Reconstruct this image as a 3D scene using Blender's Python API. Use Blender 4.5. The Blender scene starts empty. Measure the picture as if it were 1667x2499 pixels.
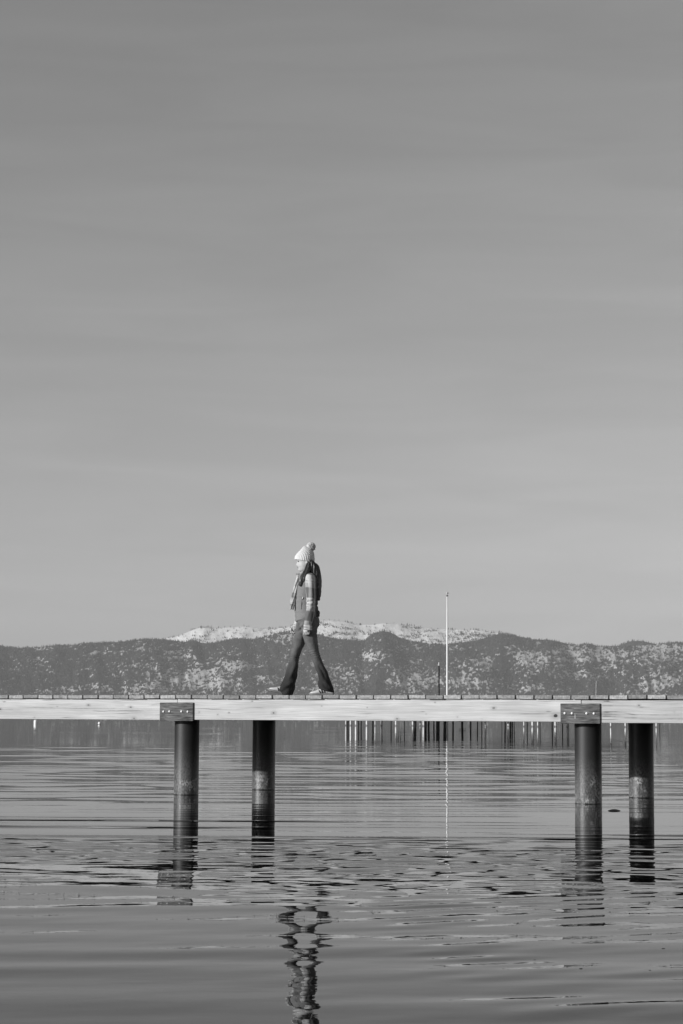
import bpy, bmesh, math, random
import numpy as np
from mathutils import Matrix, Vector

rng = np.random.default_rng(7)
random.seed(7)
S = bpy.context.scene
C = S.collection

# ------------------------------------------------------------------ camera
F_PX, YH, ROLL = 5064.0, 1752.7, 0.00515        # focal length in photo pixels, horizon row, roll
CAM_H = 0.852
PITCH = math.atan((YH - 1249.5) / F_PX)
cd = bpy.data.cameras.new('camera')
cam = bpy.data.objects.new('camera', cd)
C.objects.link(cam)
cd.sensor_fit = 'HORIZONTAL'
cd.sensor_width = 24.0
cd.lens = F_PX / 1667.0 * 24.0
cd.clip_start = 0.1
cd.clip_end = 30000
cam.matrix_world = (Matrix.Translation((0, 0, CAM_H)) @ Matrix.Rotation(math.pi / 2 + PITCH, 4, 'X')
                    @ Matrix.Rotation(ROLL, 4, 'Z'))
S.camera = cam

# ------------------------------------------------------------------ sky, sun, exposure
SUN_EL = math.radians(13.5)
SUN_DX, SUN_DY = -0.875, -0.485                  # horizontal direction towards the sun
SUN_ROT = math.atan2(SUN_DX, SUN_DY)             # clockwise from +Y
W = bpy.data.worlds.new('World')
S.world = W
W.use_nodes = True
nt = W.node_tree
nt.nodes.clear()
sky = nt.nodes.new('ShaderNodeTexSky')
sky.sky_type = 'NISHITA'
sky.sun_disc = False
sky.sun_elevation = SUN_EL
sky.sun_rotation = SUN_ROT
sky.altitude = 1900
sky.air_density = 1.0
sky.dust_density = 0.6
sky.ozone_density = 1.0
bw = nt.nodes.new('ShaderNodeVectorMath')          # the photograph is black and white: mix the channels to one grey
bw.operation = 'DOT_PRODUCT'
bw.inputs[1].default_value = (0.05, 0.35, 0.60)
bg = nt.nodes.new('ShaderNodeBackground')
bg.inputs['Strength'].default_value = 0.087
out = nt.nodes.new('ShaderNodeOutputWorld')
# very faint streaks of high cirrus
tc = nt.nodes.new('ShaderNodeTexCoord')
mp = nt.nodes.new('ShaderNodeMapping')
mp.inputs['Scale'].default_value = (4.0, 4.0, 34.0)
mp.inputs['Rotation'].default_value = (math.radians(4), math.radians(11), 0)
cn = nt.nodes.new('ShaderNodeTexNoise')
cn.inputs['Scale'].default_value = 1.6
cn.inputs['Detail'].default_value = 6
cn.inputs['Distortion'].default_value = 0.6
cm = nt.nodes.new('ShaderNodeMapRange')
cm.inputs['From Min'].default_value = 0.35
cm.inputs['From Max'].default_value = 0.75
cm.inputs['To Min'].default_value = 0.955
cm.inputs['To Max'].default_value = 1.06
mu = nt.nodes.new('ShaderNodeMath')
mu.operation = 'MULTIPLY'
L = nt.links.new
L(tc.outputs['Generated'], mp.inputs['Vector'])
L(mp.outputs[0], cn.inputs['Vector'])
L(cn.outputs[0], cm.inputs[0])
L(sky.outputs[0], bw.inputs[0])
L(bw.outputs['Value'], mu.inputs[0])
L(cm.outputs[0], mu.inputs[1])
L(mu.outputs[0], bg.inputs['Color'])
L(bg.outputs[0], out.inputs['Surface'])

sl = bpy.data.lights.new('sun', 'SUN')
sl.energy = 4.2
sl.angle = math.radians(0.5)
sl.color = (1, 1, 1)
sun = bpy.data.objects.new('sun', sl)
C.objects.link(sun)
hv = math.hypot(SUN_DX, SUN_DY)
to_sun = Vector((SUN_DX / hv * math.cos(SUN_EL), SUN_DY / hv * math.cos(SUN_EL), math.sin(SUN_EL)))
sun.rotation_euler = to_sun.to_track_quat('Z', 'Y').to_euler()

S.view_settings.view_transform = 'Standard'
S.view_settings.look = 'None'
S.view_settings.exposure = 0.0
S.view_settings.gamma = 1.0
S.view_settings.use_curve_mapping = False
S.render.engine = 'CYCLES'
S.cycles.max_bounces = 6
S.cycles.volume_bounces = 0
S.cycles.use_denoising = True


# ------------------------------------------------------------------ helpers
def cam_ray(px, py):
    """direction of a photo pixel, so that measured features can be laid out in the world"""
    dx, dy = px - 833.5, py - 1249.5
    c, s = math.cos(ROLL), math.sin(ROLL)
    x, y = dx * c + dy * s, -dx * s + dy * c
    x, y = x / F_PX, -y / F_PX
    ct, st = math.cos(PITCH), math.sin(PITCH)
    return np.array([x, ct - y * st, st + y * ct])


def at_depth(px, py, Y):
    d = cam_ray(px, py)
    return np.array([0, 0, CAM_H]) + d * (Y / d[1])


def tag(o, label=None, cat=None, group=None, kind=None):
    if label: o['label'] = label
    if cat: o['category'] = cat
    if group: o['group'] = group
    if kind: o['kind'] = kind
    return o


def link(name, me, mat=None, parent=None):
    o = bpy.data.objects.new(name, me)
    C.objects.link(o)
    if mat is not None and len(me.materials) == 0:
        me.materials.append(mat)
    if parent is not None:
        o.parent = parent
    return o


def empty(name, loc, rz=0.0):
    o = bpy.data.objects.new(name, None)
    C.objects.link(o)
    o.empty_display_size = 0.2
    o.location = loc
    o.rotation_euler = (0, 0, rz)
    return o


def mesh_np(name, V, Fs, smooth=True):
    """V (n,3); Fs list of int arrays (m,k) of one k each"""
    me = bpy.data.meshes.new(name)
    V = np.asarray(V, np.float32)
    me.vertices.add(len(V))
    me.vertices.foreach_set('co', V.ravel())
    Fs = [np.asarray(f, np.int32) for f in Fs if len(f)]
    idx = np.concatenate([f.ravel() for f in Fs])
    tot = np.concatenate([np.full(len(f), f.shape[1], np.int32) for f in Fs])
    start = np.concatenate([[0], np.cumsum(tot)[:-1]]).astype(np.int32)
    me.loops.add(len(idx))
    me.loops.foreach_set('vertex_index', idx)
    me.polygons.add(len(tot))
    me.polygons.foreach_set('loop_start', start)
    me.polygons.foreach_set('loop_total', tot)
    me.polygons.foreach_set('use_smooth', np.full(len(tot), smooth))
    me.update(calc_edges=True)
    me.validate()
    return me


def attr(me, name, vals):
    a = me.attributes.new(name, 'FLOAT', 'POINT')
    a.data.foreach_set('value', np.ascontiguousarray(np.asarray(vals, np.float32).ravel()))


def box(name, x0, x1, y0, y1, z0, z1, bevel=0.0):
    bm = bmesh.new()
    bmesh.ops.create_cube(bm, size=1)
    for v in bm.verts:
        v.co = ((x0 + x1) / 2 + v.co.x * (x1 - x0), (y0 + y1) / 2 + v.co.y * (y1 - y0), (z0 + z1) / 2 + v.co.z * (z1 - z0))
    if bevel:
        bmesh.ops.bevel(bm, geom=bm.edges[:], offset=bevel, segments=1, affect='EDGES')
    me = bpy.data.meshes.new(name)
    bm.to_mesh(me)
    bm.free()
    return me


def lathe(name, prof, n=32, cap=True, wob=None):
    """prof: list of (r,z) bottom to top, round the z axis"""
    P = np.array(prof, float)
    a = np.arange(n) / n * 2 * np.pi
    V = np.stack([np.outer(P[:, 0], np.cos(a)), np.outer(P[:, 0], np.sin(a)), np.repeat(P[:, 1:2], n, 1)], -1).reshape(-1, 3)
    m = len(P)
    i, j = np.meshgrid(np.arange(m - 1), np.arange(n), indexing='ij')
    j2 = (j + 1) % n
    q = np.stack([i * n + j, i * n + j2, (i + 1) * n + j2, (i + 1) * n + j], -1).reshape(-1, 4)
    Fs = [q]
    if cap:
        b, t = len(V), len(V) + 1
        V = np.vstack([V, [[0, 0, P[0, 1]], [0, 0, P[-1, 1]]]])
        jj = np.arange(n)
        Fs.append(np.stack([np.full(n, b), (jj + 1) % n, jj], -1))
        Fs.append(np.stack([np.full(n, t), (m - 1) * n + jj, (m - 1) * n + (jj + 1) % n], -1))
    return mesh_np(name, V, Fs)


def vnoise(x, y, seed=0):
    """smooth value noise, vectorised"""
    r = np.random.default_rng(seed)
    T = r.random((256, 256))
    xi, yi = np.floor(x).astype(int), np.floor(y).astype(int)
    fx, fy = x - xi, y - yi
    fx, fy = fx * fx * (3 - 2 * fx), fy * fy * (3 - 2 * fy)
    g = lambda a, b: T[a % 256, b % 256]
    return (g(xi, yi) * (1 - fx) + g(xi + 1, yi) * fx) * (1 - fy) + (g(xi, yi + 1) * (1 - fx) + g(xi + 1, yi + 1) * fx) * fy


def fbm(x, y, seed=0, oct=5, gain=0.5):
    s, a, t = 0, 1.0, 0
    for o in range(oct):
        s = s + a * vnoise(x * 2 ** o + 17.3 * o, y * 2 ** o + 5.1 * o, seed + o)
        t += a
        a *= gain
    return s / t


def sstep(a, b, x):
    t = np.clip((x - a) / (b - a), 0, 1)
    return t * t * (3 - 2 * t)


# ------------------------------------------------------------------ materials
class N:
    """tiny node builder"""
    def __init__(s, name):
        s.m = bpy.data.materials.new(name)
        s.m.use_nodes = True
        s.t = s.m.node_tree
        s.b = s.t.nodes['Principled BSDF']
        s.o = s.t.nodes['Material Output']

    def n(s, typ, **kw):
        nd = s.t.nodes.new('ShaderNode' + typ)
        for k, v in kw.items():
            if hasattr(nd, k) and k not in nd.inputs:
                setattr(nd, k, v)
            else:
                nd.inputs[k].default_value = v
        return nd

    def l(s, a, b):
        s.t.links.new(a, b)

    def val(s, sock, v):
        if isinstance(v, (int, float)):
            sock.default_value = v
        else:
            s.l(v, sock)

    def math(s, op, a, b=0.0, clamp=False):
        nd = s.n('Math', operation=op, use_clamp=clamp)
        s.val(nd.inputs[0], a)
        s.val(nd.inputs[1], b)
        return nd.outputs[0]

    def obj(s, scale=(1, 1, 1), loc=(0, 0, 0), rot=(0, 0, 0), src='Object'):
        t = s.n('TexCoord')
        m = s.n('Mapping')
        m.inputs['Scale'].default_value = scale
        m.inputs['Location'].default_value = loc
        m.inputs['Rotation'].default_value = rot
        s.l(t.outputs[src], m.inputs[0])
        return m.outputs[0]

    def noise(s, vec, scale, detail=3, rough=0.5, dist=0.0):
        nd = s.n('TexNoise', Scale=scale, Detail=detail, Roughness=rough, Distortion=dist)
        s.l(vec, nd.inputs['Vector'])
        return nd.outputs[0]

    def rng(s, v, a, b, c, d, smooth=False):
        nd = s.n('MapRange')
        if smooth: nd.interpolation_type = 'SMOOTHSTEP'
        s.val(nd.inputs[0], v)
        for i, x in enumerate((a, b, c, d)):
            s.val(nd.inputs[1 + i], x)
        return nd.outputs[0]

    def mix(s, f, a, b):
        nd = s.n('Mix', data_type='FLOAT')
        s.val(nd.inputs[0], f)
        s.val(nd.inputs[2], a)
        s.val(nd.inputs[3], b)
        return nd.outputs[0]

    def bump(s, h, strength, dist):
        nd = s.n('Bump', Strength=strength, Distance=dist)
        s.l(h, nd.inputs['Height'])
        s.l(nd.outputs[0], s.b.inputs['Normal'])

    def done(s, base, rough=0.6, spec=0.5, metal=0.0):
        if isinstance(base, (int, float)):
            s.b.inputs['Base Color'].default_value = (base, base, base, 1)
        else:
            s.l(base, s.b.inputs['Base Color'])
        s.val(s.b.inputs['Roughness'], rough)
        s.b.inputs['Specular IOR Level'].default_value = spec
        s.b.inputs['Metallic'].default_value = metal
        return s.m

    def sep(s, vec):
        nd = s.n('SeparateXYZ')
        s.l(vec, nd.inputs[0])
        return nd.outputs


def mat_beam(name, base, knots, dark=0.55):
    k = N(name)
    wob = k.noise(k.obj((1.2, 1, 4)), 1.5, 2)
    off = k.n('VectorMath', operation='MULTIPLY_ADD')
    cb = k.n('CombineXYZ')
    k.l(wob, cb.inputs[2])
    k.l(cb.outputs[0], off.inputs[0])
    off.inputs[1].default_value = (0, 0, 0.045)
    k.l(k.obj(), off.inputs[2])
    v = off.outputs[0]

    def st(sc):
        m = k.n('Mapping')
        m.inputs['Scale'].default_value = sc
        k.l(v, m.inputs[0])
        return m.outputs[0]
    fine = k.noise(st((2.2, 30, 120)), 1.0, 4, 0.65)
    broad = k.noise(st((0.7, 4, 9)), 1.0, 3, 0.6)
    blot = k.noise(k.obj((2.2, 3, 6)), 1.0, 3)
    chk = k.noise(st((1.3, 20, 75)), 1.0, 2, 0.5)
    chk2 = k.noise(st((0.35, 8, 22)), 1.0, 1, 0.5)
    c = k.math('MULTIPLY', base, k.rng(fine, 0.3, 0.7, 0.78, 1.14))
    c = k.math('MULTIPLY', c, k.rng(broad, 0.3, 0.7, 0.84, 1.12))
    c = k.math('MULTIPLY', c, k.rng(blot, 0.3, 0.7, 0.9, 1.06))
    c = k.math('MULTIPLY', c, k.rng(chk, 0.64, 0.70, 1.0, 0.5))
    c = k.math('MULTIPLY', c, k.rng(k.math('ABSOLUTE', k.math('SUBTRACT', chk2, 0.57)), 0.0, 0.005, 0.35, 1.0))
    acc = None
    nz = k.noise(k.obj((14, 14, 20)), 1.0, 3)
    for (x, z, rx, rz, s) in knots:
        a = k.n('VectorMath', operation='SUBTRACT')
        k.l(k.obj(), a.inputs[0])
        a.inputs[1].default_value = (x, 0, z)
        b = k.n('VectorMath', operation='MULTIPLY')
        k.l(a.outputs[0], b.inputs[0])
        b.inputs[1].default_value = (1.7 / rx, 0, 1.6 / rz)
        d = k.n('VectorMath', operation='LENGTH')
        k.l(b.outputs[0], d.inputs[0])
        dist = k.math('ADD', d.outputs['Value'], k.rng(nz, 0.3, 0.7, -0.35, 0.35))
        core = k.rng(dist, 0.55, 1.0, s, 0.0, True)
        halo = k.rng(dist, 0.8, 3.0, s * 0.3, 0.0, True)
        q = k.math('MAXIMUM', core, halo)
        acc = q if acc is None else k.math('MAXIMUM', acc, q)
    if acc is not None:
        c = k.math('MULTIPLY', c, k.math('SUBTRACT', 1.0, acc))
    k.bump(k.math('ADD', fine, k.rng(chk, 0.66, 0.74, 0, -1)), 0.35, 0.004)
    return k.done(c, 0.75, 0.25)


def mat_plank():
    k = N('weathered_plank_wood')
    oi = k.n('ObjectInfo')
    rnd = oi.outputs['Random']
    tco = k.n('TexCoord')
    sh = k.n('VectorMath', operation='ADD')
    cb = k.n('CombineXYZ')
    k.l(k.math('MULTIPLY', rnd, 31.0), cb.inputs[0])
    k.l(k.math('MULTIPLY', rnd, 17.0), cb.inputs[1])
    k.l(tco.outputs['Object'], sh.inputs[0])
    k.l(cb.outputs[0], sh.inputs[1])

    def st(sc, src=None):
        m = k.n('Mapping')
        m.inputs['Scale'].default_value = sc
        k.l(src or sh.outputs[0], m.inputs[0])
        return m.outputs[0]
    top = k.noise(st((45, 1.5, 45)), 1, 4, 0.6)
    # growth rings on the sawn ends: arcs round a pith below (or above) the board
    x, y, z = k.sep(tco.outputs['Object'])
    px = k.math('SUBTRACT', x, k.rng(rnd, 0, 1, -0.05, 0.05))
    pz = k.math('ADD', z, k.rng(k.math('FRACT', k.math('MULTIPLY', rnd, 7.7)), 0, 1, 0.0, 0.16))
    r = k.math('SQRT', k.math('ADD', k.math('MULTIPLY', px, px), k.math('MULTIPLY', pz, pz)))
    wav = k.math('SINE', k.math('ADD', k.math('MULTIPLY', r, 620.0), k.math('MULTIPLY', k.noise(st((30, 30, 30)), 1, 2), 9.0)))
    rad = k.noise(st((110, 3, 26)), 1, 3, 0.7)
    blo = k.noise(st((20, 2, 40)), 1, 3, 0.6)
    geo = k.n('NewGeometry')
    tn = k.n('VectorTransform', vector_type='NORMAL', convert_from='WORLD', convert_to='OBJECT')
    k.l(geo.outputs['Normal'], tn.inputs[0])
    ny = k.math('ABSOLUTE', k.sep(tn.outputs[0])[1])
    endc = k.math('MULTIPLY', k.rng(wav, -1, 1, 0.88, 1.1), k.math('MULTIPLY', k.rng(rad, 0.3, 0.7, 0.66, 1.3), k.rng(blo, 0.3, 0.7, 0.7, 1.25)))
    topc = k.rng(top, 0.3, 0.7, 0.75, 1.2)
    c = k.mix(k.rng(ny, 0.6, 0.8, 0, 1), topc, endc)
    c = k.math('MULTIPLY', c, k.rng(k.math('FRACT', k.math('MULTIPLY', rnd, 13.1)), 0, 1, 0.24, 0.42))
    k.bump(rad, 0.4, 0.003)
    return k.done(c, 0.85, 0.2)


def mat_plate():
    k = N('dark_weathered_splice_wood')
    warp = k.noise(k.obj((6, 6, 10)), 1, 2)
    cb = k.n('CombineXYZ')
    k.l(k.math('MULTIPLY', warp, 0.02), cb.inputs[2])
    ad = k.n('VectorMath', operation='ADD')
    k.l(k.obj(), ad.inputs[0])
    k.l(cb.outputs[0], ad.inputs[1])
    m = k.n('Mapping')
    m.inputs['Scale'].default_value = (9, 20, 150)
    k.l(ad.outputs[0], m.inputs[0])
    g = k.noise(m.outputs[0], 1, 4, 0.65)
    b = k.noise(k.obj((7, 7, 12)), 1, 3, 0.6)
    c = k.math('MULTIPLY', 0.095, k.math('MULTIPLY', k.rng(g, 0.34, 0.68, 0.3, 2.1), k.rng(b, 0.3, 0.7, 0.7, 1.35)))
    k.bump(g, 0.5, 0.004)
    return k.done(c, 0.75, 0.3)


def mat_pile():
    k = N('dark_coated_steel_pipe')
    oi = k.n('ObjectInfo')
    t = k.n('TexCoord')
    cb = k.n('CombineXYZ')
    k.l(k.math('MULTIPLY', oi.outputs['Random'], 20.0), cb.inputs[2])
    x, y, z = k.sep(t.outputs['Object'])
    sh = k.n('VectorMath', operation='ADD')
    cbx = k.n('CombineXYZ')
    k.l(k.math('MULTIPLY', oi.outputs['Random'], 20.0), cbx.inputs[0])
    k.l(t.outputs['Object'], sh.inputs[0])
    k.l(cbx.outputs[0], sh.inputs[1])

    def st(sc):
        m = k.n('Mapping')
        m.inputs['Scale'].default_value = sc
        k.l(sh.outputs[0], m.inputs[0])
        return m.outputs[0]
    n1 = k.noise(st((9, 9, 3)), 1, 4, 0.6)
    n2 = k.noise(st((60, 60, 40)), 1, 3, 0.7)
    n3 = k.noise(st((7, 7, 5)), 1, 3, 0.6)
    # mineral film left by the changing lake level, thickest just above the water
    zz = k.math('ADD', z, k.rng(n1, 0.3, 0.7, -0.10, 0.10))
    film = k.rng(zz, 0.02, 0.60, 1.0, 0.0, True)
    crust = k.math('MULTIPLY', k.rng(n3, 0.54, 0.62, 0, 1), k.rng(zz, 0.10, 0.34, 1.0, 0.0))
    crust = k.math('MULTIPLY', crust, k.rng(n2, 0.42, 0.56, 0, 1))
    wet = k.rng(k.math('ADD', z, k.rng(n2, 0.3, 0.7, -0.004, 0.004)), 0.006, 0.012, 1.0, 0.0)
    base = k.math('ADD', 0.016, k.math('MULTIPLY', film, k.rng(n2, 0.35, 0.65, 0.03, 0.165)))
    base = k.math('MULTIPLY', base, k.rng(n1, 0.3, 0.7, 0.6, 1.4))
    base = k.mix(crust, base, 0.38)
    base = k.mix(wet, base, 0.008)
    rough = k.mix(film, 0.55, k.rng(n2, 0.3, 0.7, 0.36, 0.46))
    k.bump(n2, 0.15, 0.002)
    return k.done(base, rough, 0.5)


def mat_simple(name, base, rough=0.6, spec=0.4, metal=0.0, nscale=20, amp=0.15, stretch=(1, 1, 1), bump=0.0):
    k = N(name)
    n_ = k.noise(k.obj(stretch), nscale, 4, 0.6)
    c = k.math('MULTIPLY', base, k.rng(n_, 0.3, 0.7, 1 - amp, 1 + amp))
    if bump: k.bump(n_, bump, 0.004)
    return k.done(c, rough, spec, metal)


# ================================================================== LARGE STRUCTURE
# ------------------------------------------------------------------ water
def water():
    ys = [-90, -40, -10, 0, 2, 3.2]
    y = 4.0
    while y < 30: ys.append(y); y += 0.024
    st = 0.03
    while y < 190: ys.append(y); st = min(0.5, st * 1.004); y += st
    while y < 6600: ys.append(y); st = st * 1.25; y += st
    ys.append(6600.0)
    ys = np.array(ys)
    t = np.linspace(-1, 1, 300)
    hw = np.maximum(4.6, 0.235 * ys)
    X = np.concatenate([hw[:, None] * t[None, :]], 1)
    ext = np.array([3.0, 25.0, 250.0])
    lim = 3600.0
    Lc = np.stack([-np.minimum(hw + e, lim) for e in ext[::-1]] , 1)
    Lc = np.concatenate([np.full((len(ys), 1), -lim), Lc], 1)
    X = np.concatenate([Lc, X, -Lc[:, ::-1]], 1)
    Y = np.repeat(ys[:, None], X.shape[1], 1)
    H = np.zeros_like(X)
    act = (ys > 1) & (ys < 600)
    xa, ya = X[act], Y[act]
    h = np.zeros_like(xa)

    def waves(n, lam, th, spread, slope, seed, sharp=0.0):
        r = np.random.default_rng(seed)
        s = np.zeros_like(xa)
        dy = np.gradient(ya, axis=0)
        for i in range(n):
            l_ = lam[0] * (lam[1] / lam[0]) ** r.random()
            a = th + spread * r.normal()
            kx, ky = 2 * np.pi / l_ * math.sin(a), 2 * np.pi / l_ * math.cos(a)
            ph = r.random() * 6.283
            keep = sstep(2.5, 5.0, l_ / np.maximum(dy, 1e-6))      # a grid too coarse for this wave leaves it out
            q = np.sin(kx * xa + ky * ya + ph)
            s += slope * math.sqrt(2.0 / n) * l_ / (2 * np.pi) * q * keep
        return s
    patch = fbm(xa * 0.35 + 3, ya * 0.16, 11, 3)
    patch2 = fbm(xa * 0.6 + 9, ya * 0.5, 23, 3)
    # slow swell in the smooth foreground
    fg = 1 - sstep(8.5, 10.5, ya)
    h += fg * waves(12, (0.36, 0.95), -0.18, 0.14, 0.0098, 1)
    h += fg * waves(8, (0.9, 1.8), -0.25, 0.2, 0.004, 12)
    h += (1 - sstep(9.0, 11, ya)) * (0.5 + patch2) * (waves(14, (0.20, 0.50), -0.3, 0.45, 0.0036, 3) + waves(10, (0.11, 0.2), -0.2, 0.5, 0.0013, 19))
    # short ripples that run out of the wake towards the lower right
    rp_ = sstep(5.2, 7.2, ya - 0.9 * sstep(0.9, -1.6, xa)) * (1 - sstep(9.8, 11.2, ya)) * sstep(0.0, 0.5, xa + 0.06 * (ya - 8))
    h += rp_ * (0.25 + 1.1 * sstep(0.35, 0.65, patch2)) * waves(18, (0.17, 0.36), -0.55, 0.22, 0.025, 2)
    # wake between us and the pier: long even wavelets at its far edge, chop in its middle, a few big lazy folds at its near edge
    jag = 1.0 * (vnoise(xa * 0.22 + 0.4, ya * 0, 77) - 0.5)
    near_ = ya + 0.30 * np.maximum(xa, 0) + 0.55 * np.minimum(xa, 0) + 0.9 * (vnoise(xa * 1.1, ya * 0.25, 78) - 0.5)
    far_e = 1 - sstep(14.7, 15.6, ya + jag)
    chop = sstep(11.2, 12.2, near_) * (1 - sstep(13.6, 14.8, ya + jag))
    h += chop * (0.45 + 0.9 * patch2) * (waves(34, (0.15, 0.40), 0.0, 0.48, 0.0185, 4) + waves(16, (0.40, 1.1), -0.05, 0.45, 0.0120, 5))
    fold = sstep(8.9, 9.9, near_) * (1 - sstep(11.6, 12.6, ya))
    h += fold * (waves(12, (0.5, 1.5), 0.25, 0.40, 0.0062, 13) + sstep(0.42, 0.60, patch2) * waves(18, (0.16, 0.40), 0.1, 0.5, 0.0078, 17))
    lng = sstep(11.8, 13.2, ya) * far_e
    h += lng * (waves(18, (0.17, 0.36), 0.03, 0.14, 0.0165, 14) + waves(16, (0.14, 0.28), 0.0, 0.28, 0.0100, 15))
    h += 0.0042 * np.exp(-((ya + jag - 15.3) / 0.10) ** 2) * (0.6 + 0.8 * vnoise(xa * 0.6, ya * 0, 83))
    # calm water round the near pier, crossed by fine long lines
    cm_ = sstep(14.8, 15.6, ya) * (1 - sstep(27, 34, ya))
    h += cm_ * waves(10, (1.0, 2.6), 0.06, 0.10, 0.0012, 6)
    h += cm_ * waves(8, (0.5, 1.2), 0.0, 0.8, 0.0008, 16)
    ln = waves(9, (0.8, 1.7), 0.03, 0.05, 1.0, 7)
    ln = ln / ln[cm_ > 0.5].std()
    h += cm_ * 0.0013 * np.exp(2.6 * np.minimum(ln - 1.45, 0.9)) * (0.35 + sstep(0.3, 0.6, patch))
    h += cm_ * (1 - sstep(19, 22, ya)) * sstep(0.42, 0.55, vnoise(xa * 0.22 + 7, ya * 2.2, 79)) * waves(8, (0.35, 0.6), 0.0, 0.05, 0.0045, 18)
    # light breeze beyond the pier
    fa = sstep(19, 24, ya) * (1 - 0.70 * sstep(46, 75, ya))
    env = 0.30 + 1.2 * sstep(0.35, 0.65, fbm(xa * 0.10 + 1, ya * 0.07, 31, 4))
    h += fa * env * (waves(34, (0.9, 2.6), 0.0, 0.42, 0.0068, 8) + waves(20, (2.5, 7.0), 0.05, 0.35, 0.0042, 9))
    mid = sstep(19, 23, ya) * (1 - sstep(34, 46, ya))
    h += mid * (0.15 + 3.2 * patch ** 2) * waves(30, (0.7, 3.0), 0.0, 0.40, 0.0085, 10)
    edge = np.ones_like(h)
    edge[:, :4] = 0
    edge[:, -4:] = 0
    H[act] = h * edge
    n_, m_ = X.shape
    V = np.stack([X, Y, H], -1).reshape(-1, 3)
    i, j = np.meshgrid(np.arange(n_ - 1), np.arange(m_ - 1), indexing='ij')
    q = np.stack([i * m_ + j, i * m_ + j + 1, (i + 1) * m_ + j + 1, (i + 1) * m_ + j], -1).reshape(-1, 4)
    me = mesh_np('lake_water', V, [q])
    k = N('lake_water')
    k.b.inputs['IOR'].default_value = 1.20       # skylight from the side is polarised: water mirrors less of it than Fresnel says
    rp = k.noise(k.obj((1.0, 1.6, 1)), 9.0, 2, 0.5)
    k.bump(rp, 0.02, 0.01)
    o = link('lake_water', me, k.done(0.004, 0.01, 0.5))
    tag(o, kind='structure')
    return o


water()

# ------------------------------------------------------------------ far shore
SKYLINE = [(400, 1559), (434, 1553), (476, 1536), (500, 1529), (526, 1533), (560, 1531), (599, 1529), (664, 1535), (698, 1531), (718, 1527.5),
           (750, 1519), (783, 1515), (813, 1514), (844, 1517.5), (878, 1525), (909, 1524.5), (936, 1521.4), (974, 1522.5), (1000, 1526), (1042, 1532.5),
           (1094, 1536), (1162, 1537), (1221, 1543), (1264, 1554)]
FRONT = [(-900, 1590), (-600, 1570), (-300, 1585), (-120, 1568), (0, 1572), (19, 1577.6), (92, 1579), (137, 1573), (179, 1573), (210, 1568), (287, 1565.5), (335, 1560), (357, 1557.5), (405, 1559),
         (423, 1561), (454, 1565), (473, 1560), (496, 1568), (526, 1567), (553, 1560), (591, 1556), (618, 1559), (645, 1553), (683, 1542), (710, 1538.5),
         (745, 1541), (779, 1547), (813, 1556), (859, 1561), (890, 1562), (909, 1546), (936, 1537.5), (955, 1542), (974, 1553), (1000, 1561), (1040, 1568), (1085, 1571),
         (1170, 1560), (1200, 1551), (1221, 1544.5), (1264, 1551), (1306, 1559), (1340, 1559.5), (1391, 1570), (1408, 1571), (1434, 1568.5), (1472, 1577),
         (1510, 1577), (1545, 1575), (1595, 1571), (1630, 1566), (1667, 1566), (1800, 1556), (2000, 1575), (2300, 1560), (2700, 1590)]
BUMP = [(1400, 1582), (1472, 1577), (1510, 1574.5), (1540, 1563.5), (1566, 1563), (1596, 1569), (1625, 1576), (1680, 1585)]
PATCH = [(470, 1655, 90, 22, .8), (570, 1625, 48, 14, .7), (400, 1682, 70, 14, .75), (540, 1675, 60, 18, .6), (830, 1650, 60, 26, .5), (780, 1685, 60, 10, .5), (660, 1660, 40, 18, .35),
         (1010, 1622, 40, 14, .55), (1030, 1660, 70, 25, .65), (1130, 1660, 50, 28, .7), (1180, 1625, 26, 20, .7), (1120, 1583, 40, 9, .6), (1300, 1612, 42, 24, .8), (1300, 1575, 30, 8, .5),
         (1400, 1600, 60, 24, .8), (1500, 1600, 80, 25, .85), (1600, 1595, 80, 28, .95), (1290, 1678, 40, 10, .6), (1420, 1652, 45, 16, .55), (1620, 1668, 50, 28, .8), (1540, 1690, 40, 12, .5),
         (95, 1620, 26, 10, .6), (20, 1628, 30, 10, .55), (110, 1586, 40, 6, .55), (235, 1597, 16, 5, .6), (345, 1587, 20, 5, .5), (440, 1600, 30, 12, .4), (160, 1686, 30, 8, .65),
         (240, 1680, 30, 10, .6), (320, 1664, 45, 5, .5), (690, 1562, 34, 10, .75), (560, 1585, 40, 6, .4), (900, 1600, 50, 12, .35), (1000, 1585, 60, 6, .4), (790, 1570, 40, 5, .4),
         (-250, 1640, 120, 25, .6), (1900, 1620, 150, 30, .8), (2200, 1660, 120, 25, .7), (-600, 1620, 100, 20, .5)]


def prof(pts, u):
    p = np.array(pts, float)
    return np.interp(u, p[:, 0], p[:, 1])


def hill(name, D0, D1, top_px, us, nv, seed, relief):
    """terrain rising from the shore at distance D0 to a ridge at D1, then falling away behind it"""
    v = np.concatenate([np.linspace(0, 1, nv), np.linspace(1.03, 1.5, 12)])
    U, Vv = np.meshgrid(us, v)
    D = D0 + (D1 - D0) * Vv
    ztop = CAM_H + (YH + ROLL * (us - 833.5) - top_px) / F_PX * D1
    fall = np.where(Vv <= 1, Vv ** 0.92, 1 - 0.55 * sstep(1, 1.55, Vv))
    z = ztop[None, :] * fall
    rid = fbm(U / 95.0, Vv * 1.8, seed, 5) - 0.5
    gul = 1 - np.abs(2 * fbm(U / 60.0 + Vv * 0.8, Vv * 0.9 + 4, seed + 9, 4) - 1)
    w = 4 * Vv * (1 - Vv) * (Vv < 1)
    z = z + relief * w * (rid * 1.3 + (gul - 0.7) * 0.9)
    z = np.where(Vv == 0, -1.5, z)
    X = (U - 833.5) / F_PX * D
    return U, Vv, X, D, z


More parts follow.
